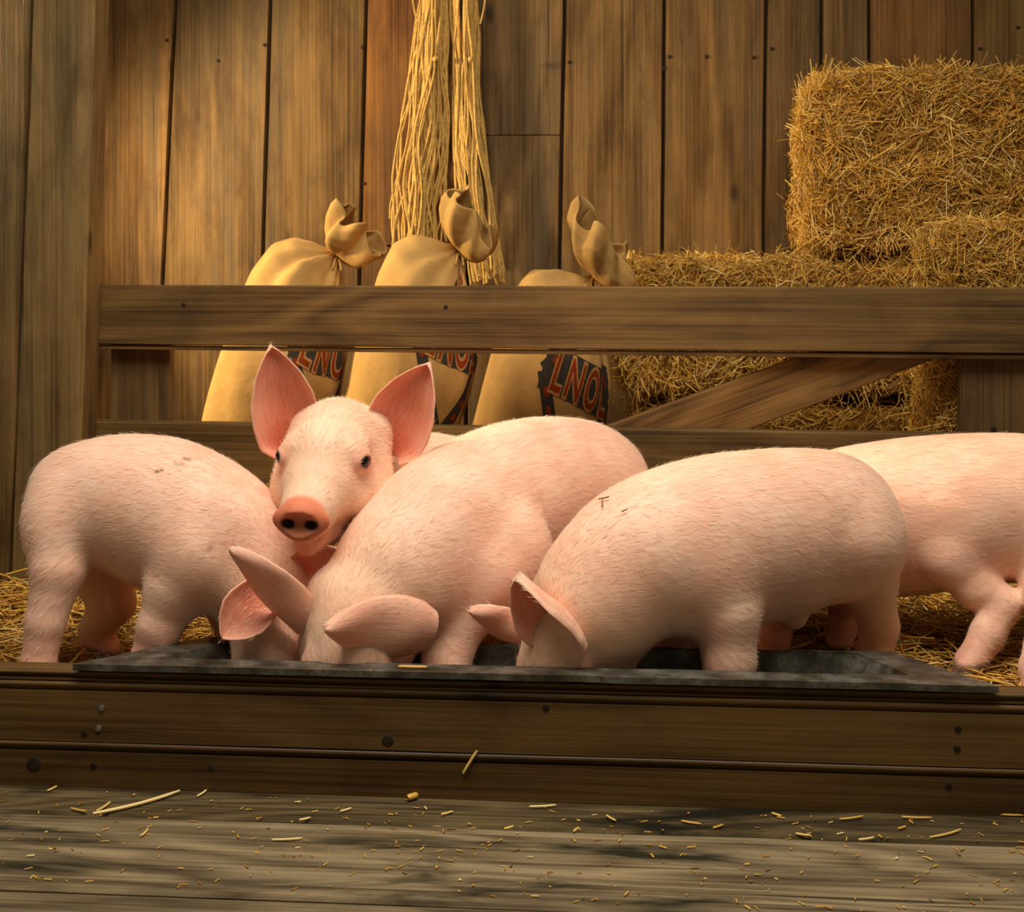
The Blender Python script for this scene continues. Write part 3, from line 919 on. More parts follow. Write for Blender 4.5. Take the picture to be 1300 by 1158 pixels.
    a = me.attributes.new('flow', 'FLOAT_VECTOR', 'POINT'); a.data.foreach_set('vector', flow.astype(np.float32).ravel())
    o = link('piglet', me, M_SKIN, None, base, smooth=True)
    tag(o, label, 'piglet', group)
    # bristles
    T = np.concatenate([Q[:, [0, 1, 2]], Q[:, [0, 2, 3]]])
    e1, e2 = V[T[:, 1]] - V[T[:, 0]], V[T[:, 2]] - V[T[:, 0]]
    fn = np.cross(e1, e2); ar = np.linalg.norm(fn, axis=1) / 2
    isear = T[:, 0] >= nb
    wt = ar * np.where(isear, 0.9, 1.0)
    wt *= np.where(np.linalg.norm(V[T[:, 0]] - hc, axis=1) < 0.2 * s, 1.7, 1.0)
    zlow = V[T[:, 0], 2] < lo[2] + 0.05
    wt[zlow] *= 0.2
    wt *= (np.linalg.norm(((V[T[:, 0]] - hc) @ R.T) / s - np.array([0, .214, -.04]), axis=1) > 0.045)
    for sg in (-1, 1):
        wt *= (np.linalg.norm(((V[T[:, 0]] - hc) @ R.T) / s - np.array([sg * .065, .088, .0185]), axis=1) > 0.017)
    pick = nrs.choice(len(T), hairs, p=wt / wt.sum())
    r1, r2 = nrs.rand(hairs, 1), nrs.rand(hairs, 1); fl = (r1 + r2) > 1; r1[fl], r2[fl] = 1 - r1[fl], 1 - r2[fl]
    P0 = V[T[pick, 0]] + r1 * e1[pick] + r2 * e2[pick]
    Nn = norm(fn[pick])
    hd = np.zeros((len(V), 3)); hd[:nb] = hdir
    for (o_, n_, ax, inn, vv) in eh: hd[o_:o_ + n_] = ax
    Dd = hd[T[pick, 0]] + nrs.normal(0, 0.22, (hairs, 3))
    Dd = norm(Dd - Nn * (Dd * Nn).sum(1, keepdims=True))
    ln = nrs.uniform(0.010, 0.021, (hairs, 1)) * np.where(isear[pick], 0.75, 1.0)[:, None]
    lift = nrs.uniform(0.10, 0.34, (hairs, 1))
    B = np.cross(Nn, Dd); wd = 0.00034
    p1 = P0 + ln * 0.5 * (Dd + Nn * lift * 1.2); p2 = P0 + ln * (Dd + Nn * lift * 0.9)
    HV = np.stack([P0 - B * wd, P0 + B * wd, p1 - B * wd * 0.8, p1 + B * wd * 0.8, p2], axis=1)
    i = (np.arange(hairs) * 5)[:, None]
    HF = np.concatenate([i + np.array([[0, 1, 3]]), i + np.array([[0, 3, 2]]), i + np.array([[2, 3, 4]])])
    hm = np_mesh('bristles', HV.reshape(-1, 3) - base, HF)
    ho = link('bristles', hm, M_HAIR, o); tag(ho, kind='stuff')
    if eyes:
        for sg in (-1, 1):
            bm = bmesh.new(); bmesh.ops.create_uvsphere(bm, u_segments=16, v_segments=10, radius=0.0105 * s)
            em = bpy.data.meshes.new('eye'); bm.to_mesh(em); bm.free()
            eo = link('eye', em, M_EYE, o, Vector(hp(sg * .0600, .0865, .0185) - base), smooth=True)
            tag(eo, 'small dark shiny eye')
    return o

def leg(*q):
    return [(np.array(W(*a[:3])) if len(a) == 4 else np.array(a[0]), a[-1]) for a in q]
def leg_to(px, d, zf, *q):
    """leg through pixel joints then straight to a foot at height zf"""
    l = leg(*q)
    p = W(px, 500, d); p.z = zf + 0.018
    l.append((np.array((p.x, d - 0.012, zf + 0.022)), 0.024))
    return l

def E(root, tip, w, hw, cup, bend=0.0, **k):
    return dict(root=W(*root), tip=W(*tip), wdir=w, hw=hw, cup=cup, bend=bend, **k)

TZ = -0.113    # trough bottom

# -- piglet beside the post, side on, head down in the trough
piglet('pink piglet beside the corner post, brown mud specks on its back, head down eating',
    [(90, 638, 2.72, .085, .095), (115, 630, 2.71, .106, .100), (158, 636, 2.69, .120, .124), (208, 652, 2.67, .126, .142), (262, 672, 2.64, .120, .130), (310, 704, 2.62, .104, .108), (340, 745, 2.60, .088, .09)],
    dict(c=(348, 785, 2.57), F=(.08, -.50, -.86), L=(.87, -.1, .40), s=1.02),
    [leg_to(46, 2.56, FZ, (84, 668, 2.65, .070), (74, 725, 2.60, .050), (58, 790, 2.58, .036), (48, 845, 2.57, .031)),
     leg_to(142, 2.76, FZ, (122, 690, 2.78, .075), (142, 765, 2.76, .046), (122, 800, 2.79, .033), (138, 835, 2.78, .029)),
     leg_to(188, 2.54, FZ, (258, 705, 2.58, .080), (222, 752, 2.56, .056), (203, 795, 2.55, .041), (191, 835, 2.55, .034)),
     leg_to(300, 2.68, FZ, (300, 740, 2.67, .065), (300, 790, 2.68, .042), (300, 810, 2.68, .034))],
    [E((334, 756, 2.49), (281, 814, 2.44), (-.70, 0.1, .62), .046, 0.6, 0.15, base=0.8),
     E((380, 722, 2.55), (432, 696, 2.52), (.35, -.3, .85), .036, -0.4)],
    masses=[((288, 690, 2.555), (.075, .05, .10), .02), ((82, 648, 2.66), (.06, .06, .075), .03)],
    mud=[((243, 583), 0.016, 0.7), ((233, 586), 0.012, 0.7), ((196, 595), 0.0045, 0.95), ((205, 593), 0.0045, 0.9), ((212, 598), 0.005, 0.9), ((266, 695), 0.014, 0.5)])

# -- piglet looking up
piglet('pink piglet with raised head and upright ears, looking out between the two eating piglets',
    [(705, 655, 3.22, .085, .10), (672, 652, 3.20, .112, .125), (610, 646, 3.14, .128, .142), (545, 636, 3.06, .128, .145), (490, 626, 2.97, .116, .128), (452, 606, 2.86, .098, .104)],
    dict(c=(427, 576, 2.69), F=(-.11, -.97, -.15), L=(.99, -.11, -.045), s=1.28),
    [leg_to(500, 2.93, FZ, (495, 680, 2.92, .07), (500, 740, 2.92, .045), (500, 780, 2.92, .034)),
     leg_to(520, 3.08, FZ, (515, 680, 3.05, .07), (520, 740, 3.06, .045), (520, 770, 3.07, .034)),
     leg_to(670, 3.13, FZ, (670, 680, 3.13, .08), (680, 720, 3.12, .05), (690, 745, 3.14, .036)),
     leg_to(690, 3.26, FZ, (690, 680, 3.24, .075), (695, 720, 3.24, .05), (700, 745, 3.26, .036))],
    [E((368, 574, 2.73), (343, 438, 2.69), (.95, .28, .06), .064, 0.75, 0.04, base=0.45, tipcurl=-0.3),
     E((497, 576, 2.74), (546, 460, 2.70), (.90, -.25, .36), .066, 0.75, 0.04, base=0.45, tipcurl=-0.3)],
    h=0.0034, hairs=13000)

# -- big centre piglet
piglet('large pink piglet in the centre, broad back, head bowed into the trough with ears forward',
    [(768, 632, 3.02, .105, .125), (738, 628, 2.98, .132, .155), (690, 634, 2.90, .145, .167), (642, 645, 2.80, .148, .165), (592, 663, 2.70, .142, .152), (545, 688, 2.61, .126, .138), (500, 735, 2.54, .104, .112)],
    dict(c=(452, 786, 2.48), F=(-.12, -.45, -.88), L=(.97, -.05, -.10), s=1.14),
    [leg_to(562, 2.48, TZ, (605, 730, 2.60, .085), (578, 790, 2.55, .054), (566, 850, 2.51, .042), (562, 890, 2.49, .034)),
     leg_to(440, 2.70, FZ, (460, 750, 2.68, .07), (450, 790, 2.68, .05), (445, 810, 2.70, .036)),
     leg_to(720, 2.84, FZ, (735, 700, 2.88, .10), (715, 745, 2.84, .06), (735, 775, 2.84, .038)),
     leg_to(770, 3.04, FZ, (775, 690, 3.04, .085), (780, 730, 3.05, .05), (785, 755, 3.06, .036))],
    [E((392, 800, 2.45), (296, 690, 2.40), (.66, -.42, .60), .044, -0.35, 0.08, base=0.85),
     E((552, 806, 2.44), (408, 794, 2.33), (.10, -.18, .97), .058, -0.42, 0.08, base=0.62, thick=0.0032)],
    masses=[((640, 705, 2.62), (.095, .07, .11), .02), ((545, 740, 2.53), (.06, .05, .09), .03)],
    hairs=13000)

# -- plump piglet, later carrying straw bits
def sheath(f, hp, spine):
    f.ellipsoid(W(1008, 788, 2.58), (.02, .016, .016), None, 0.03)
    f.chain([W(1078, 690, 2.54), W(1070, 738, 2.56)], [.02, .016], 0.05)
PLUMP = piglet('plump pink piglet with forelegs in the trough and a big ear bent over its face',
    [(1070, 666, 2.67, .108, .112), (1045, 662, 2.65, .130, .130), (990, 676, 2.61, .144, .152), (915, 686, 2.55, .146, .153), (848, 700, 2.50, .136, .142), (795, 722, 2.47, .118, .126), (755, 768, 2.45, .098, .104)],
    dict(c=(730, 800, 2.45), F=(-.34, -.36, -.87), L=(.80, -.60, -.02), s=1.08),
    [leg_to(918, 2.44, TZ, (895, 735, 2.47, .080), (922, 782, 2.44, .058), (926, 840, 2.43, .046), (920, 880, 2.44, .038)),
     leg_to(870, 2.56, TZ, (860, 770, 2.60, .065), (872, 820, 2.58, .046), (870, 860, 2.57, .036)),
     leg_to(1108, 2.67, FZ, (1084, 690, 2.61, .082), (1104, 745, 2.62, .048), (1116, 795, 2.66, .037), (1110, 830, 2.665, .033)),
     leg_to(1060, 2.80, FZ, (1075, 700, 2.76, .08), (1075, 750, 2.78, .048), (1075, 770, 2.80, .034))],
    [E((738, 812, 2.38), (660, 726, 2.36), (.50, -.70, .44), .058, 0.85, 0.0, base=0.62),
     E((668, 812, 2.46), (596, 776, 2.44), (.2, -.4, .8), .034, -0.5)],
    masses=[((893, 712, 2.452), (.075, .06, .105), .012), ((1092, 684, 2.585), (.06, .06, .09), .025)],
    extra=sheath, hairs=14000,
    mud=[((1045, 694), 0.012, 0.3)])

# -- hindmost piglet
def tail(f, hp, spine):
    b = spine[0]
    f.chain([b + np.array((.08, -.02, .06)), b + np.array((.13, -.03, .08)), b + np.array((.15, -.01, .12)), b + np.array((.13, .01, .14))], [.014, .010, .007, .005], 0.02)
piglet('pink piglet at the hay end of the pen, bent hind leg behind the plump piglet',
    [(1352, 650, 2.80, .105, .118), (1310, 642, 2.81, .130, .138), (1235, 646, 2.84, .136, .148), (1155, 655, 2.87, .142, .155), (1075, 666, 2.90, .140, .153), (1005, 682, 2.92, .122, .130), (950, 700, 2.93, .098, .105)],
    dict(c=(915, 735, 2.92), F=(-.50, .1, -.85), L=(.1, -1.0, 0), s=1.0),
    [leg_to(1222, 2.67, FZ, (1226, 655, 2.80, .085), (1208, 704, 2.76, .064), (1240, 745, 2.74, .045), (1272, 768, 2.72, .037), (1254, 805, 2.70, .033), (1232, 842, 2.68, .029)),
     leg_to(1316, 2.49, FZ, (1345, 690, 2.76, .085), (1335, 745, 2.70, .055), (1330, 790, 2.60, .036), (1316, 850, 2.51, .030)),
     leg_to(982, 2.73, FZ, (1000, 730, 2.82, .065), (988, 775, 2.76, .040), (982, 815, 2.74, .031)),
     leg_to(1000, 2.96, FZ, (1000, 730, 2.95, .065), (1000, 765, 2.96, .042), (1000, 775, 2.96, .033))],
    [E((905, 690, 2.85), (850, 670, 2.80), (.2, -.5, .8), .04, 0.5), E((905, 690, 2.99), (850, 670, 3.04), (.2, .5, .8), .04, -0.5)],
    masses=[((1222, 655, 2.765), (.085, .05, .095), .02)],
    extra=tail, hairs=11000)

# ------------------------------------------------------------------ burlap sacks
RT = [(0, .80), (.04, .93), (.12, 1.0), (.45, 1.0), (.66, .97), (.78, .88), (.87, .70), (.93, .47), (.97, .27), (1.0, .15)]
RUF = [(1.0, .15), (1.02, .18), (1.05, .30), (1.10, .38), (1.16, .42), (1.22, .42), (1.26, .39)]
def sack(label, base, mid, neck, flop, a, b, seed, theta0, zband, taper=1.3, ruf=1.0):
    base, mid, neck = np.array(base), np.array(mid), np.array(neck)
    flop = np.array(flop, float)                       # offset of the ruffle's mouth from the neck
    rs = np.random.RandomState(seed)
    ph = rs.rand(8) * 6.28
    L = np.linalg.norm(neck - base)
    def centre(t):
        if t <= 1:
            # quadratic through base, mid (t=.55), neck
            l0 = (t - .55) * (t - 1) / ((0 - .55) * (0 - 1)); l1 = t * (t - 1) / (.55 * (.55 - 1)); l2 = t * (t - .55) / (1 * .45)
            return base * l0 + mid * l1 + neck * l2
        f = (t - 1) / 0.26
        return neck + flop * (0.6 * f + 0.4 * f * f)
    def rad(t):
        tab = RT if t <= 1 else RUF
        r = float(np.interp(t, [x for x, _ in tab], [y for _, y in tab]))
        if t > 1: return .15 ** taper + (r - .15) * ruf
        return r ** (1 + (taper - 1) * min(1, max(0, (t - .6) / .25)))
    def surf(th, t, off=0.0):
        c = centre(t)
        tt = (centre(min(t + .02, 1.26)) - centre(max(t - .02, 0)))
        tt = tt / np.linalg.norm(tt)
        if t > 1.0:
            bl = min(1, (t - 1) / .05) * 0.95
            tt = unit(tt * (1 - bl) + np.array((0.0, -0.45, 1.0)) * bl)
        ux = np.array((1.0, 0, 0)); ux = unit(ux - tt * ux[0])
        if abs(tt[0]) > 0.92: ux = unit(np.array((0, 0, -1.0)) + tt * tt[2])
        uy = np.cross(tt, ux)
        r = rad(t)
        ca, sa = math.sin(th), -math.cos(th)           # th=0 faces the viewer side (-y)
        e = 0.80
        k = (abs(ca) ** (2 / e) + abs(sa) ** (2 / e)) ** (-e / 2)
        if t <= 1:
            fold = max(0, (t - .62) / .38); amp = 0.22 * fold ** 1.3
            m = 1 + amp * (0.6 * math.sin(5 * th + ph[0]) + 0.5 * math.sin(8 * th + ph[1]) + 0.3 * math.sin(13 * th + ph[2]))
            m += 0.035 * math.sin(2 * th + 5 * t + ph[3]) + 0.028 * math.sin(3 * th - 7 * t + ph[4]) + 0.018 * math.sin(5 * th + 11 * t + ph[5]) * (0.4 + t) + 0.012 * math.sin(9 * th + 13 * t + ph[7]) * (0.3 + t)
            s = (1 - fold * 0.0)
        else:
            f = (t - 1) / .26
            m = 1 + f * (0.08 * math.sin(2 * th + ph[0] + 1.3 * f) + 0.20 * math.sin(5 * th + ph[1] - f) + 0.13 * math.sin(9 * th + ph[6] + 2 * f))
            c = c + flop * f * (0.14 * math.sin(3 * th + ph[7]) + 0.12 * math.sin(5 * th + ph[2])) - np.array((0, 0, 0.03)) * f * f * max(0, math.sin(th - 0.3))
        rr = r * m
        bb = b if t <= 0.9 else b + (a - b) * min(1, (t - .9) / .1)
        p = c + ux * (a * rr * k * ca + off * ca) + uy * (-(bb * rr * k * sa + off * sa)) * -1.0
        return p
    # orient so that th=0 is nearest the viewer
    nt, nr = 84, 132
    tsb = list(np.linspace(0, 1, 58)) + list(np.linspace(1.006, 1.26, 26))
    V = [surf(2 * math.pi * j / nr - math.pi, t) for t in tsb for j in range(nr)]
    sgn = 1
    V = np.array(V)
    Q = [(i * nr + j, i * nr + (j + 1) % nr, (i + 1) * nr + (j + 1) % nr, (i + 1) * nr + j) for i in range(len(tsb) - 1) for j in range(nr)]
    bm = bmesh.new()
    uvl = bm.loops.layers.uv.new('UVMap')
    vs_ = [bm.verts.new(v - base) for v in V]
    for (i, q) in enumerate(Q):
        f = bm.faces.new([vs_[x] for x in q])
        ti, j = divmod(i, nr)
        for lp, (dt, dj) in zip(f.loops, ((0, 0), (0, 1), (1, 1), (1, 0))):
            lp[uvl].uv = ((j + dj) / nr * 2 * math.pi * a, tsb[ti + dt] * L)
    bm.faces.new([vs_[j] for j in range(nr)])
    bmesh.ops.recalc_face_normals(bm, faces=bm.faces)
    me = bpy.data.meshes.new('burlap_sack'); bm.to_mesh(me); bm.free()
    root = empty('burlap_sack', Vector(base))
    tag(root, label, 'sack', 'burlap sacks leaning in a row against the wall')
    body = link('bag', me, M_BURLAP, root, smooth=True)
    so = body.modifiers.new('thickness', 'SOLIDIFY'); so.thickness = 0.003; so.offset = 0
    # twine tie
    tp = np.array([[surf(2 * math.pi * j / 24 * 1.0, 1.0 + 0.012 * kk, 0.004) for j in range(25)] for kk in range(3)])
    c0 = centre(1.0)
    sm, _ = strands('tie', tp - base, np.full(tp.shape[:2], 0.0032), 5)
    tie = link('tie', sm, M_TWINE, root, smooth=True)
    # the two loose ends of the tie
    ends = []
    for kk in range(2):
        p0 = surf(0.3 + 0.2 * kk, 1.0, 0.004)
        ends.append([p0 + np.array((0.010 * u * (1 if kk else -1), -0.02 * u - .004, -0.04 * u * u + 0.01 * u)) for u in np.linspace(0, 1, 7)])
    ends = np.array(ends)
    sm, _ = strands('tie_end', ends - base, np.full(ends.shape[:2], 0.003), 5)
    link('tie_end', sm, M_TWINE, tie, smooth=True)
    # printed diamond with lettering; (p, q) metres on the cloth
    def on(p, q, off):
        return surf(theta0 + p / a, zband + (q + 0.38 * p) / L, off) - base
    def ribbon(name, segs, off, mat):
        vv, ff = [], []
        for (p0, q0, p1, q1, w) in segs:
            d = np.array((p1 - p0, q1 - q0)); n_ = np.array((-d[1], d[0])) / np.linalg.norm(d) * w / 2
            m_ = 24; b0 = len(vv)
            for i in range(m_ + 1):
                c_ = np.array((p0, q0)) + d * i / m_
                for s_ in (-1, -.33, .33, 1): vv.append(on(c_[0] + n_[0] * s_, c_[1] + n_[1] * s_, off))
            for i in range(m_):
                for j in range(3):
                    ff.append((b0 + i * 4 + j, b0 + (i + 1) * 4 + j, b0 + (i + 1) * 4 + j + 1, b0 + i * 4 + j + 1))
        o = link(name, np_mesh(name, vv, ff), mat, root, smooth=True); return o
    hw_, hh_ = 0.150, 0.235
    border = ribbon('print_border', [(-hw_, 0, 0, hh_, .042), (0, hh_, hw_, 0, .042), (hw_, 0, 0, -hh_, .042), (0, -hh_, -hw_, 0, .042)], 0.003, M_INK)
    # band with a bowed lower edge
    vv, ff = [], []
    nx, ny = 36, 10
    for i in range(nx + 1):
        p = -.155 + .31 * i / nx
        for j in range(ny + 1):
            q0 = -.050 + 0.9 * max(0, .03 - p * p) * 0.5; q1 = .085 - 0.6 * p * p
            vv.append(on(p, q0 + (q1 - q0) * j / ny, 0.0036))
    for i in range(nx):
        for j in range(ny):
            b0 = i * (ny + 1) + j; ff.append((b0, b0 + ny + 1, b0 + ny + 2, b0 + 1))
    band = link('print_band', np_mesh('print_band', vv, ff), M_INK, root, smooth=True)
    dash = []
    for sx, sy in ((1, 1), (1, -1), (-1, 1), (-1, -1)):
        for k_ in range(5):
            f0 = 0.14 + k_ * 0.17; f1 = f0 + 0.085
            dash.append((sx * hw_ * (1 - f0), sy * hh_ * f0, sx * hw_ * (1 - f1), sy * hh_ * f1, .016))
    for d_ in dash: ribbon('print_dash', [d_], 0.0046, M_RED).parent = border
    for nm, offs, lift_, mat in (('print_outline', 0.065, 0.0050, M_PALE), ('print_letters', 0.012, 0.0064, M_RED)):
        cu = bpy.data.curves.new('t', 'FONT'); cu.body = 'LNOL'; cu.size = 1.0; cu.align_x = 'CENTER'; cu.offset = offs
        cu.space_character = 1.25
        cu.resolution_u = 4
        to = bpy.data.objects.new('t', cu); COL.objects.link(to)
        dg = bpy.context.evaluated_depsgraph_get()
        tm = bpy.data.meshes.new_from_object(to.evaluated_get(dg))
        bpy.data.objects.remove(to)
        bm = bmesh.new(); bm.from_mesh(tm)
        bmesh.ops.triangulate(bm, faces=bm.faces)
        for _ in range(2):
            bmesh.ops.subdivide_edges(bm, edges=[e for e in bm.edges if e.calc_length() > 0.12], cuts=1)
            bmesh.ops.triangulate(bm, faces=bm.faces)
        for v in bm.verts:
            x, y = v.co.x, v.co.y
            p = x * 0.082; q = -.040 + y * 0.145 + 0.45 * max(0, .03 - p * p)
            v.co = on(p, q, lift_)
        m2 = bpy.data.meshes.new(nm); bm.to_mesh(m2); bm.free()
        link(nm, m2, mat, band)
    return root
SY = 3.80
def fl(px, py, y0, z=None):
    p = WP(px, py, y0)
    if z is not None: p.z = z
    return p
sack('burlap sack by the left stile, twisted top flopped over, diamond print', fl(318, 600, SY + 0.03, FZ), fl(362, 465, SY), fl(428, 324, SY - .02), (.07, -.03, .085), .222, .165, 3, 0.75, .745, 1.35, 1.0)
sack('burlap sack whose curled open ruffle stands in front of the twine', fl(470, 600, SY - 0.02, FZ), fl(527, 465, SY - 0.04), fl(582, 318, SY - .06), (.045, -.04, .11), .215, .165, 5, 0.62, .735, 1.35, 1.2)
sack('burlap sack touching the hay with its tall ruffle drooping towards the bales', fl(640, 600, SY - 0.06, FZ), fl(698, 490, SY - 0.09), fl(752, 352, SY - .06), (.03, -.03, .13), .215, .165, 9, 0.5, .645, 1.9, 1.8)

# ------------------------------------------------------------------ straw and bales
STRAW_COLS = np.array([rgb(222, 172, 76), rgb(202, 148, 54), rgb(236, 198, 112), rgb(170, 116, 38), rgb(212, 164, 68), rgb(244, 216, 146), rgb(140, 96, 34)])
STRAW_P = np.array([.26, .22, .14, .13, .15, .04, .06])
def straw_mesh(name, P0, D, ln, rad, bendv, per=3):
    n = len(P0)
    f = np.linspace(0, 1, per)[None, :, None]
    P = P0[:, None] + D[:, None] * ln[:, None, None] * (f - 0.5) + bendv[:, None] * (f - 0.5) ** 2 * ln[:, None, None]
    R = np.repeat(rad[:, None], per, axis=1)
    me, vper = strands(name, P, R, 3)
    ci = nrs.choice(len(STRAW_COLS), n, p=STRAW_P)
    c = STRAW_COLS[ci] * nrs.uniform(0.85, 1.25, (n, 1))
    set_attr(me, 'tint', np.repeat(np.clip(c, 0, 1), vper, axis=0))
    return me

def lump(p, seed, amp):
    return amp * (mnoise.noise(Vector((p[0] * 6 + seed, p[1] * 6, p[2] * 6))) + 0.5 * mnoise.noise(Vector((p[0] * 14, p[1] * 14 + seed, p[2] * 14))))

def bale(label, cx, y0, z0, lx, ly, lz, seed, nst, vertical=0.3):
    """core of packed straw with loose stalks on every side"""
    root = empty('straw_bale', line_pt(cx, y0, z0), ANG)
    tag(root, label, 'straw bale', 'straw bales stacked by the wall')
    bm = bmesh.new(); bmesh.ops.create_cube(bm, size=1)
    bmesh.ops.subdivide_edges(bm, edges=bm.edges, cuts=14, use_grid_fill=True)
    for v in bm.verts:
        p = v.co.copy(); q = Vector((abs(p.x) * 2, abs(p.y) * 2, abs(p.z) * 2))
        e = 9.0; n_ = (q.x ** e + q.y ** e + q.z ** e) ** (1 / e)
        p = p / max(n_, 1e-6) * max(q)
        w = Vector((p.x * (lx - .03), p.y * (ly - .03), p.z * (lz - .03)))
        nrm_ = w.normalized()
        w += nrm_ * lump(w, seed, 0.024)
        v.co = w + Vector((0, 0, lz / 2))
    me = bpy.data.meshes.new('core'); bm.to_mesh(me); bm.free()
    link('core', me, M_CORE, root, smooth=True)
    rs = np.random.RandomState(seed)
    areas = np.array([lx * lz * 1.6, lx * lz * .3, lx * ly, lx * ly * .2, ly * lz * 1.3, ly * lz * .6]); areas /= areas.sum()
    face = rs.choice(6, nst, p=areas)
    ax = np.array([1, 1, 2, 2, 0, 0])[face]; sg = np.array([-1, 1, 1, -1, -1, 1])[face]
    half = np.array((lx, ly, lz)) / 2
    U = rs.uniform(-1, 1, (nst, 3))
    U[np.arange(nst), ax] = sg
    P = np.sign(U) * np.abs(U) * (half - 0.012)
    # rounding at the edges and the same lumps as the core
    Nn = np.zeros((nst, 3)); Nn[np.arange(nst), ax] = sg
    q = np.abs(U); e = 9.0
    P = P / ((q ** e).sum(1, keepdims=True) ** (1 / e))
    lum = np.array([lump(p, seed, 0.024) for p in P]); P += Nn * (lum + rs.uniform(-.006, .012, nst))[:, None]
    # tufts share a direction
    cell = np.array([mnoise.noise(Vector(p * 11 + Vector((seed, 0, 0)).to_tuple()[0])) for p in P])
    ang = cell * 5.0 + rs.normal(0, 0.55, nst) + (math.pi / 2 if vertical else 0)
    t1 = np.cross(Nn, np.array([[0.31, 0.22, 0.93]])); t1 = norm(t1); t2 = np.cross(Nn, t1)
    D = t1 * np.cos(ang)[:, None] + t2 * np.sin(ang)[:, None] + Nn * rs.normal(0.05, 0.22, (nst, 1))
    stick = rs.rand(nst) < 0.05
    D[stick] += Nn[stick] * rs.uniform(0.4, 1.6, (stick.sum(), 1))
    D = norm(D)
    ln = rs.uniform(.03, .11, nst) * rs.choice([0.7, 1.0, 1.25], nst); ln[stick] *= 0.8
    rad = rs.uniform(.0007, .0019, nst)
    bend = rs.normal(0, 0.6, (nst, 3)) - Nn * 0.5
    sm = straw_mesh('stalks', P + np.array((0, 0, lz / 2)), D, ln, rad, bend)
    o = link('stalks', sm, M_STRAW, root); tag(o, kind='stuff')
    return root
bale('tall golden straw bale on top of the stack', 1.345, 3.95, 0.765, 1.08, .42, .51, 2, 20000)
bale('long golden straw bale lying under the topmost bale', 0.86, 3.97, 0.385, 1.12, .46, .375, 5, 14000)
bale('golden straw bale on the floor at the foot of the stack', 0.88, 3.97, FZ, 1.10, .46, .44, 8, 5000)
bale('golden straw bale set on end close behind the right gate stile', 1.295, 3.595, FZ, .52, .27, .92, 12, 13000)

# straw litter in the pen
def litter():
    n = 17000
    x = nrs.uniform(-1.5, 1.7, n)
    dpt = 2.43 + 1.68 * nrs.rand(n) ** 1.4
    keep = (dpt > 2.60) | (x < -0.80) | (x > 0.82)
    x, dpt = x[keep], dpt[keep]; n = len(x)
    z = nrs.rand(n) ** 2 * 0.024 + 0.003
    mound = np.exp(-((x + 1.12) / .35) ** 2 - ((dpt - 3.2) / .30) ** 2) * 0.05
    mound += np.exp(-((x - .95) / .5) ** 2 - ((dpt - 3.3) / .45) ** 2) * 0.06
    z = z + mound * nrs.rand(n)
    P = np.stack([x, dpt + K * x, z], axis=1)
    a = nrs.uniform(0, 2 * math.pi, n)
    D = norm(np.stack([np.cos(a), np.sin(a), nrs.normal(0.02, 0.20, n)], axis=1))
    ln = nrs.uniform(.05, .17, n); rad = nrs.uniform(.0012, .0027, n)
    bend = nrs.normal(0, 0.22, (n, 3)); bend[:, 2] = -np.abs(bend[:, 2])
    P[:, 2] = np.maximum(P[:, 2], np.abs(D[:, 2]) * ln / 2 + 0.002) + FZ
    me = straw_mesh('straw_litter', P, D, ln, rad, bend)
    o = link('straw_litter', me, M_STRAW)
    tag(o, 'loose golden straw litter strewn over the pen floor', 'straw', None, 'stuff')
litter()

# single stalks lying on the boards in front
def stalk(px0, py0, px1, py1, where, label, rad=0.0022, bend=0.1, grp=None):
    if where == 'step':
        z = GROUND + rad + 0.0015
        def hit(px, py):
            d = (CAM_Z - z) * F_PX / (py - HOR); return W(px, py, d)
    elif where == 'rim':
        def hit(px, py):
            p = WP(px, py, TR_F + 0.02); p.z = 0.066 + rad; return p
    else:
        def hit(px, py): return WP(px, py, FRONT_Y - rad - 0.001)
    a, b = np.array(hit(px0, py0)), np.array(hit(px1, py1))
    c = (a + b) / 2; d = b - a; L = np.linalg.norm(d)
    f = np.linspace(0, 1, 7)[:, None]
    side = unit(np.cross(d, (0, 0, 1.0) if where != 'face' else (0, 1.0, 0)))
    P = (a + d * f + side * L * bend * (0.25 - (f - .5) ** 2) * 2)[None] - c
    R = np.full((1, 7), rad); R[0, 0] *= .7; R[0, -1] *= .6
    me, vp = strands('straw_stalk', P, R, 6)
    set_attr(me, 'tint', STRAW_COLS[nrs.choice([0, 2, 5])] * np.ones((len(me.vertices), 1)))
    o = link('straw_stalk', me, M_STRAW, None, c, smooth=True)
    tag(o, label, 'straw', grp)
G1 = 'loose straw bits on the front planks'
stalk(118, 1033, 228, 1004, 'step', 'long forked straw stalk lying on the front plank near the two nail heads', .003, .12)
stalk(122, 1030, 140, 1018, 'step', 'short straw fork beside the long stalk on the front plank', .002)
stalk(517, 1013, 530, 1009, 'step', 'thick pale stub of straw on the plank under the barrier', .0055)
stalk(588, 982, 606, 953, 'face', 'single straw stuck slanting to the lower barrier board', .0026, .02)
stalk(506, 851, 542, 849, 'rim', 'flat yellow straw lying on the trough rim', .0026, .05)
for (x0, y0, x1, y1) in ((178, 1062, 188, 1052), (345, 1066, 384, 1064), (432, 1030, 446, 1026), (250, 1011, 262, 1003), (1066, 1040, 1096, 1036), (1145, 1037, 1183, 1038), (1180, 1063, 1220, 1053), (770, 1035, 782, 1042), (735, 1051, 728, 1056), (672, 1024, 706, 1022), (1090, 1066, 1110, 1063), (1262, 1033, 1300, 1035), (865, 1042, 890, 1046), (1010, 1058, 1030, 1061), (560, 1034, 575, 1030), (60, 1004, 72, 998), (90, 1026, 110, 1030), (380, 1041, 394, 1038), (905, 1051, 918, 1047), (640, 1052, 652, 1049), (980, 1032, 992, 1036), (1140, 1052, 1150, 1049)):
    stalk(x0, y0, x1, y1, 'step', 'small loose straw bit lying on the front planks', .0018, .1, G1)
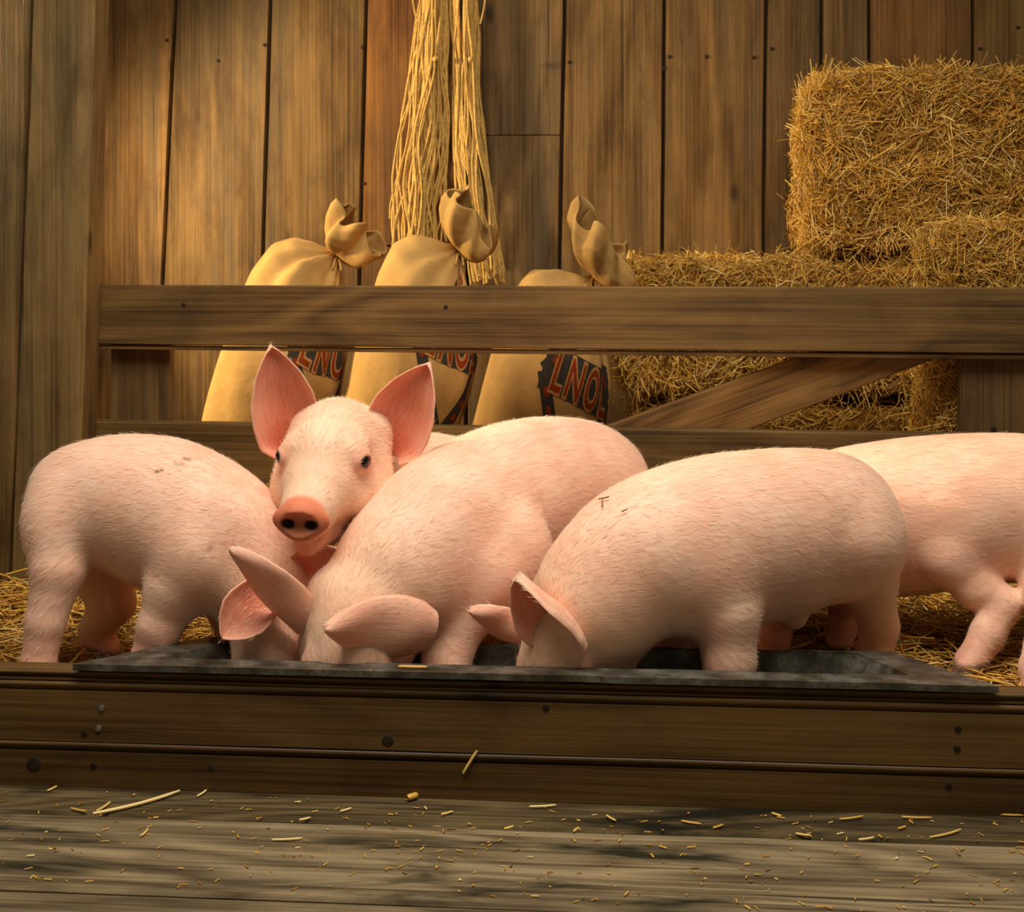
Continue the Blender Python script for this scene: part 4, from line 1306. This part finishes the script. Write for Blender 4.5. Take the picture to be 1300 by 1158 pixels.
# crumbs of chaff on the front planks, too many and too small to count
def crumbs():
    n = 420
    x = nrs.uniform(-1.0, 1.0, n); yy = 1.95 + 0.34 * nrs.rand(n)
    a = nrs.uniform(0, 6.28, n)
    P = np.stack([x, yy + K * x, np.full(n, GROUND + .0022)], axis=1)
    D = np.stack([np.cos(a), np.sin(a), np.zeros(n)], axis=1)
    me = straw_mesh('chaff_crumbs', P, D, nrs.uniform(.003, .014, n), nrs.uniform(.0006, .0016, n), nrs.normal(0, .1, (n, 3)) * np.array((1, 1, 0)))
    tag(link('chaff_crumbs', me, M_STRAW), 'fine crumbs of chaff scattered over the front planks', 'straw', None, 'stuff')
crumbs()
# straw bits caught in the plump piglet's bristles
def bit_on(px0, py0, px1, py1, label, grp=None):
    bpy.context.view_layer.update()
    pts = []
    inv = PLUMP.matrix_world.inverted()
    for f in np.linspace(0, 1, 5):
        d = W(px0 + (px1 - px0) * f, py0 + (py1 - py0) * f, 1.0) - cam.location
        ok, loc, nrm_, _ = PLUMP.ray_cast(inv @ cam.location, d.normalized())
        if not ok: return
        pts.append(np.array(PLUMP.matrix_world @ loc + nrm_ * 0.006))
    P = np.array(pts); c = P.mean(0)
    me, vp = strands('straw_stalk', P[None] - c, np.full((1, 5), .0013), 5)
    set_attr(me, 'tint', np.array(rgb(132, 96, 44)) * np.ones((len(me.vertices), 1)))
    tag(link('straw_stalk', me, M_STRAW, None, c), label, 'straw', grp)
bit_on(762, 637, 775, 634, 'tiny dark straw lying flat on the plump piglet shoulder')
bit_on(767, 637, 766, 647, 'tiny dark straw hanging down the plump piglet shoulder')
bit_on(790, 652, 797, 649, 'pale straw crumb in the plump piglet bristles behind the neck')

# ------------------------------------------------------------------ twine hanks on the wall
def hank(label, table, seed, n, zend):
    rs = np.random.RandomState(seed)
    y_w = WALL_Y - 0.035
    zpx = [r[0] for r in table]
    root = empty('twine_hank', WP((table[0][1] + table[0][2]) / 2, 0, y_w) + Vector((0, 0, 0.3)))
    tag(root, label, 'twine', 'twine hanks hanging on the wall')
    frac = rs.rand(n); dep = rs.rand(n)
    P = []
    m = 26
    for k in range(n):
        end = table[-1][0] - abs(rs.normal(0, zend))
        yy = np.linspace(-130, end, m)
        fr = np.clip(frac[k] + 0.11 * np.sin(yy / 70 + rs.rand() * 6) + 0.08 * np.sin(yy / 27 + rs.rand() * 6), -.08, 1.08)
        pts = []
        for y_, f_ in zip(yy, fr):
            l = np.interp(y_, zpx, [r[1] for r in table]); r_ = np.interp(y_, zpx, [r[2] for r in table])
            half = (r_ - l) / 2 * y_w / F_PX
            bulge = math.sqrt(max(0.05, 1 - (2 * min(max(f_, 0), 1) - 1) ** 2))
            p = WP(l + (r_ - l) * f_, y_, y_w + 0.012 - min(half, .05) * (0.2 + 0.9 * bulge * dep[k]))
            pts.append(p)
        P.append(pts)
    P = np.array(P) - np.array(root.location)
    sm, _ = strands('cords', P, np.full(P.shape[:2], 0.0032) * rs.uniform(.75, 1.25, (n, 1)), 5)
    o = link('cords', sm, M_TWINE, root, smooth=True); tag(o, kind='stuff')
    # a stray loop of cord
    t0 = table[1]
    zz = np.linspace(t0[0] - 60, t0[0] + 30, 12)
    side = t0[1] - 4 if seed % 2 else t0[2] + 4
    lp = np.array([[WP(side + (-7 if seed % 2 else 7) * math.sin((z - zz[0]) / (zz[-1] - zz[0]) * math.pi), z, y_w - .02) for z in zz]]) - np.array(root.location)
    sm, _ = strands('loose_loop', lp, np.full(lp.shape[:2], .0024), 5)
    link('loose_loop', sm, M_TWINE, root, smooth=True)
    # knots where cords are tied
    for (px, py) in ((table[1][1] * .45 + table[1][2] * .55, table[1][0] - 20), (table[2][1] * .3 + table[2][2] * .7, table[2][0] - 25)):
        bm = bmesh.new(); bmesh.ops.create_icosphere(bm, subdivisions=2, radius=.009)
        for v in bm.verts: v.co *= 1 + 0.35 * mnoise.noise(v.co * 200)
        km = bpy.data.meshes.new('knot'); bm.to_mesh(km); bm.free()
        link('knot', km, M_TWINE, root, WP(px, py, y_w - .045) - root.location, smooth=True)
    # the peg it hangs from (above the picture)
    pm = disc_mesh('peg', .014, .12, 12, .004)
    pg = link('peg', pm, M_STILE, root, WP((table[0][1] + table[0][2]) / 2, -128, WALL_Y + .016) - root.location)
    return root
hank('hank of pale twine with splayed loose ends behind the sacks', [(-130, 544, 556), (0, 534, 566), (100, 522, 566), (200, 506, 567), (270, 498, 565), (318, 496, 562)], 3, 46, 14)
hank('narrower straight hank of pale twine above the ruffled sack', [(-130, 585, 597), (0, 574, 606), (100, 576, 607), (200, 579, 615), (270, 584, 624), (362, 598, 640)], 4, 40, 22)
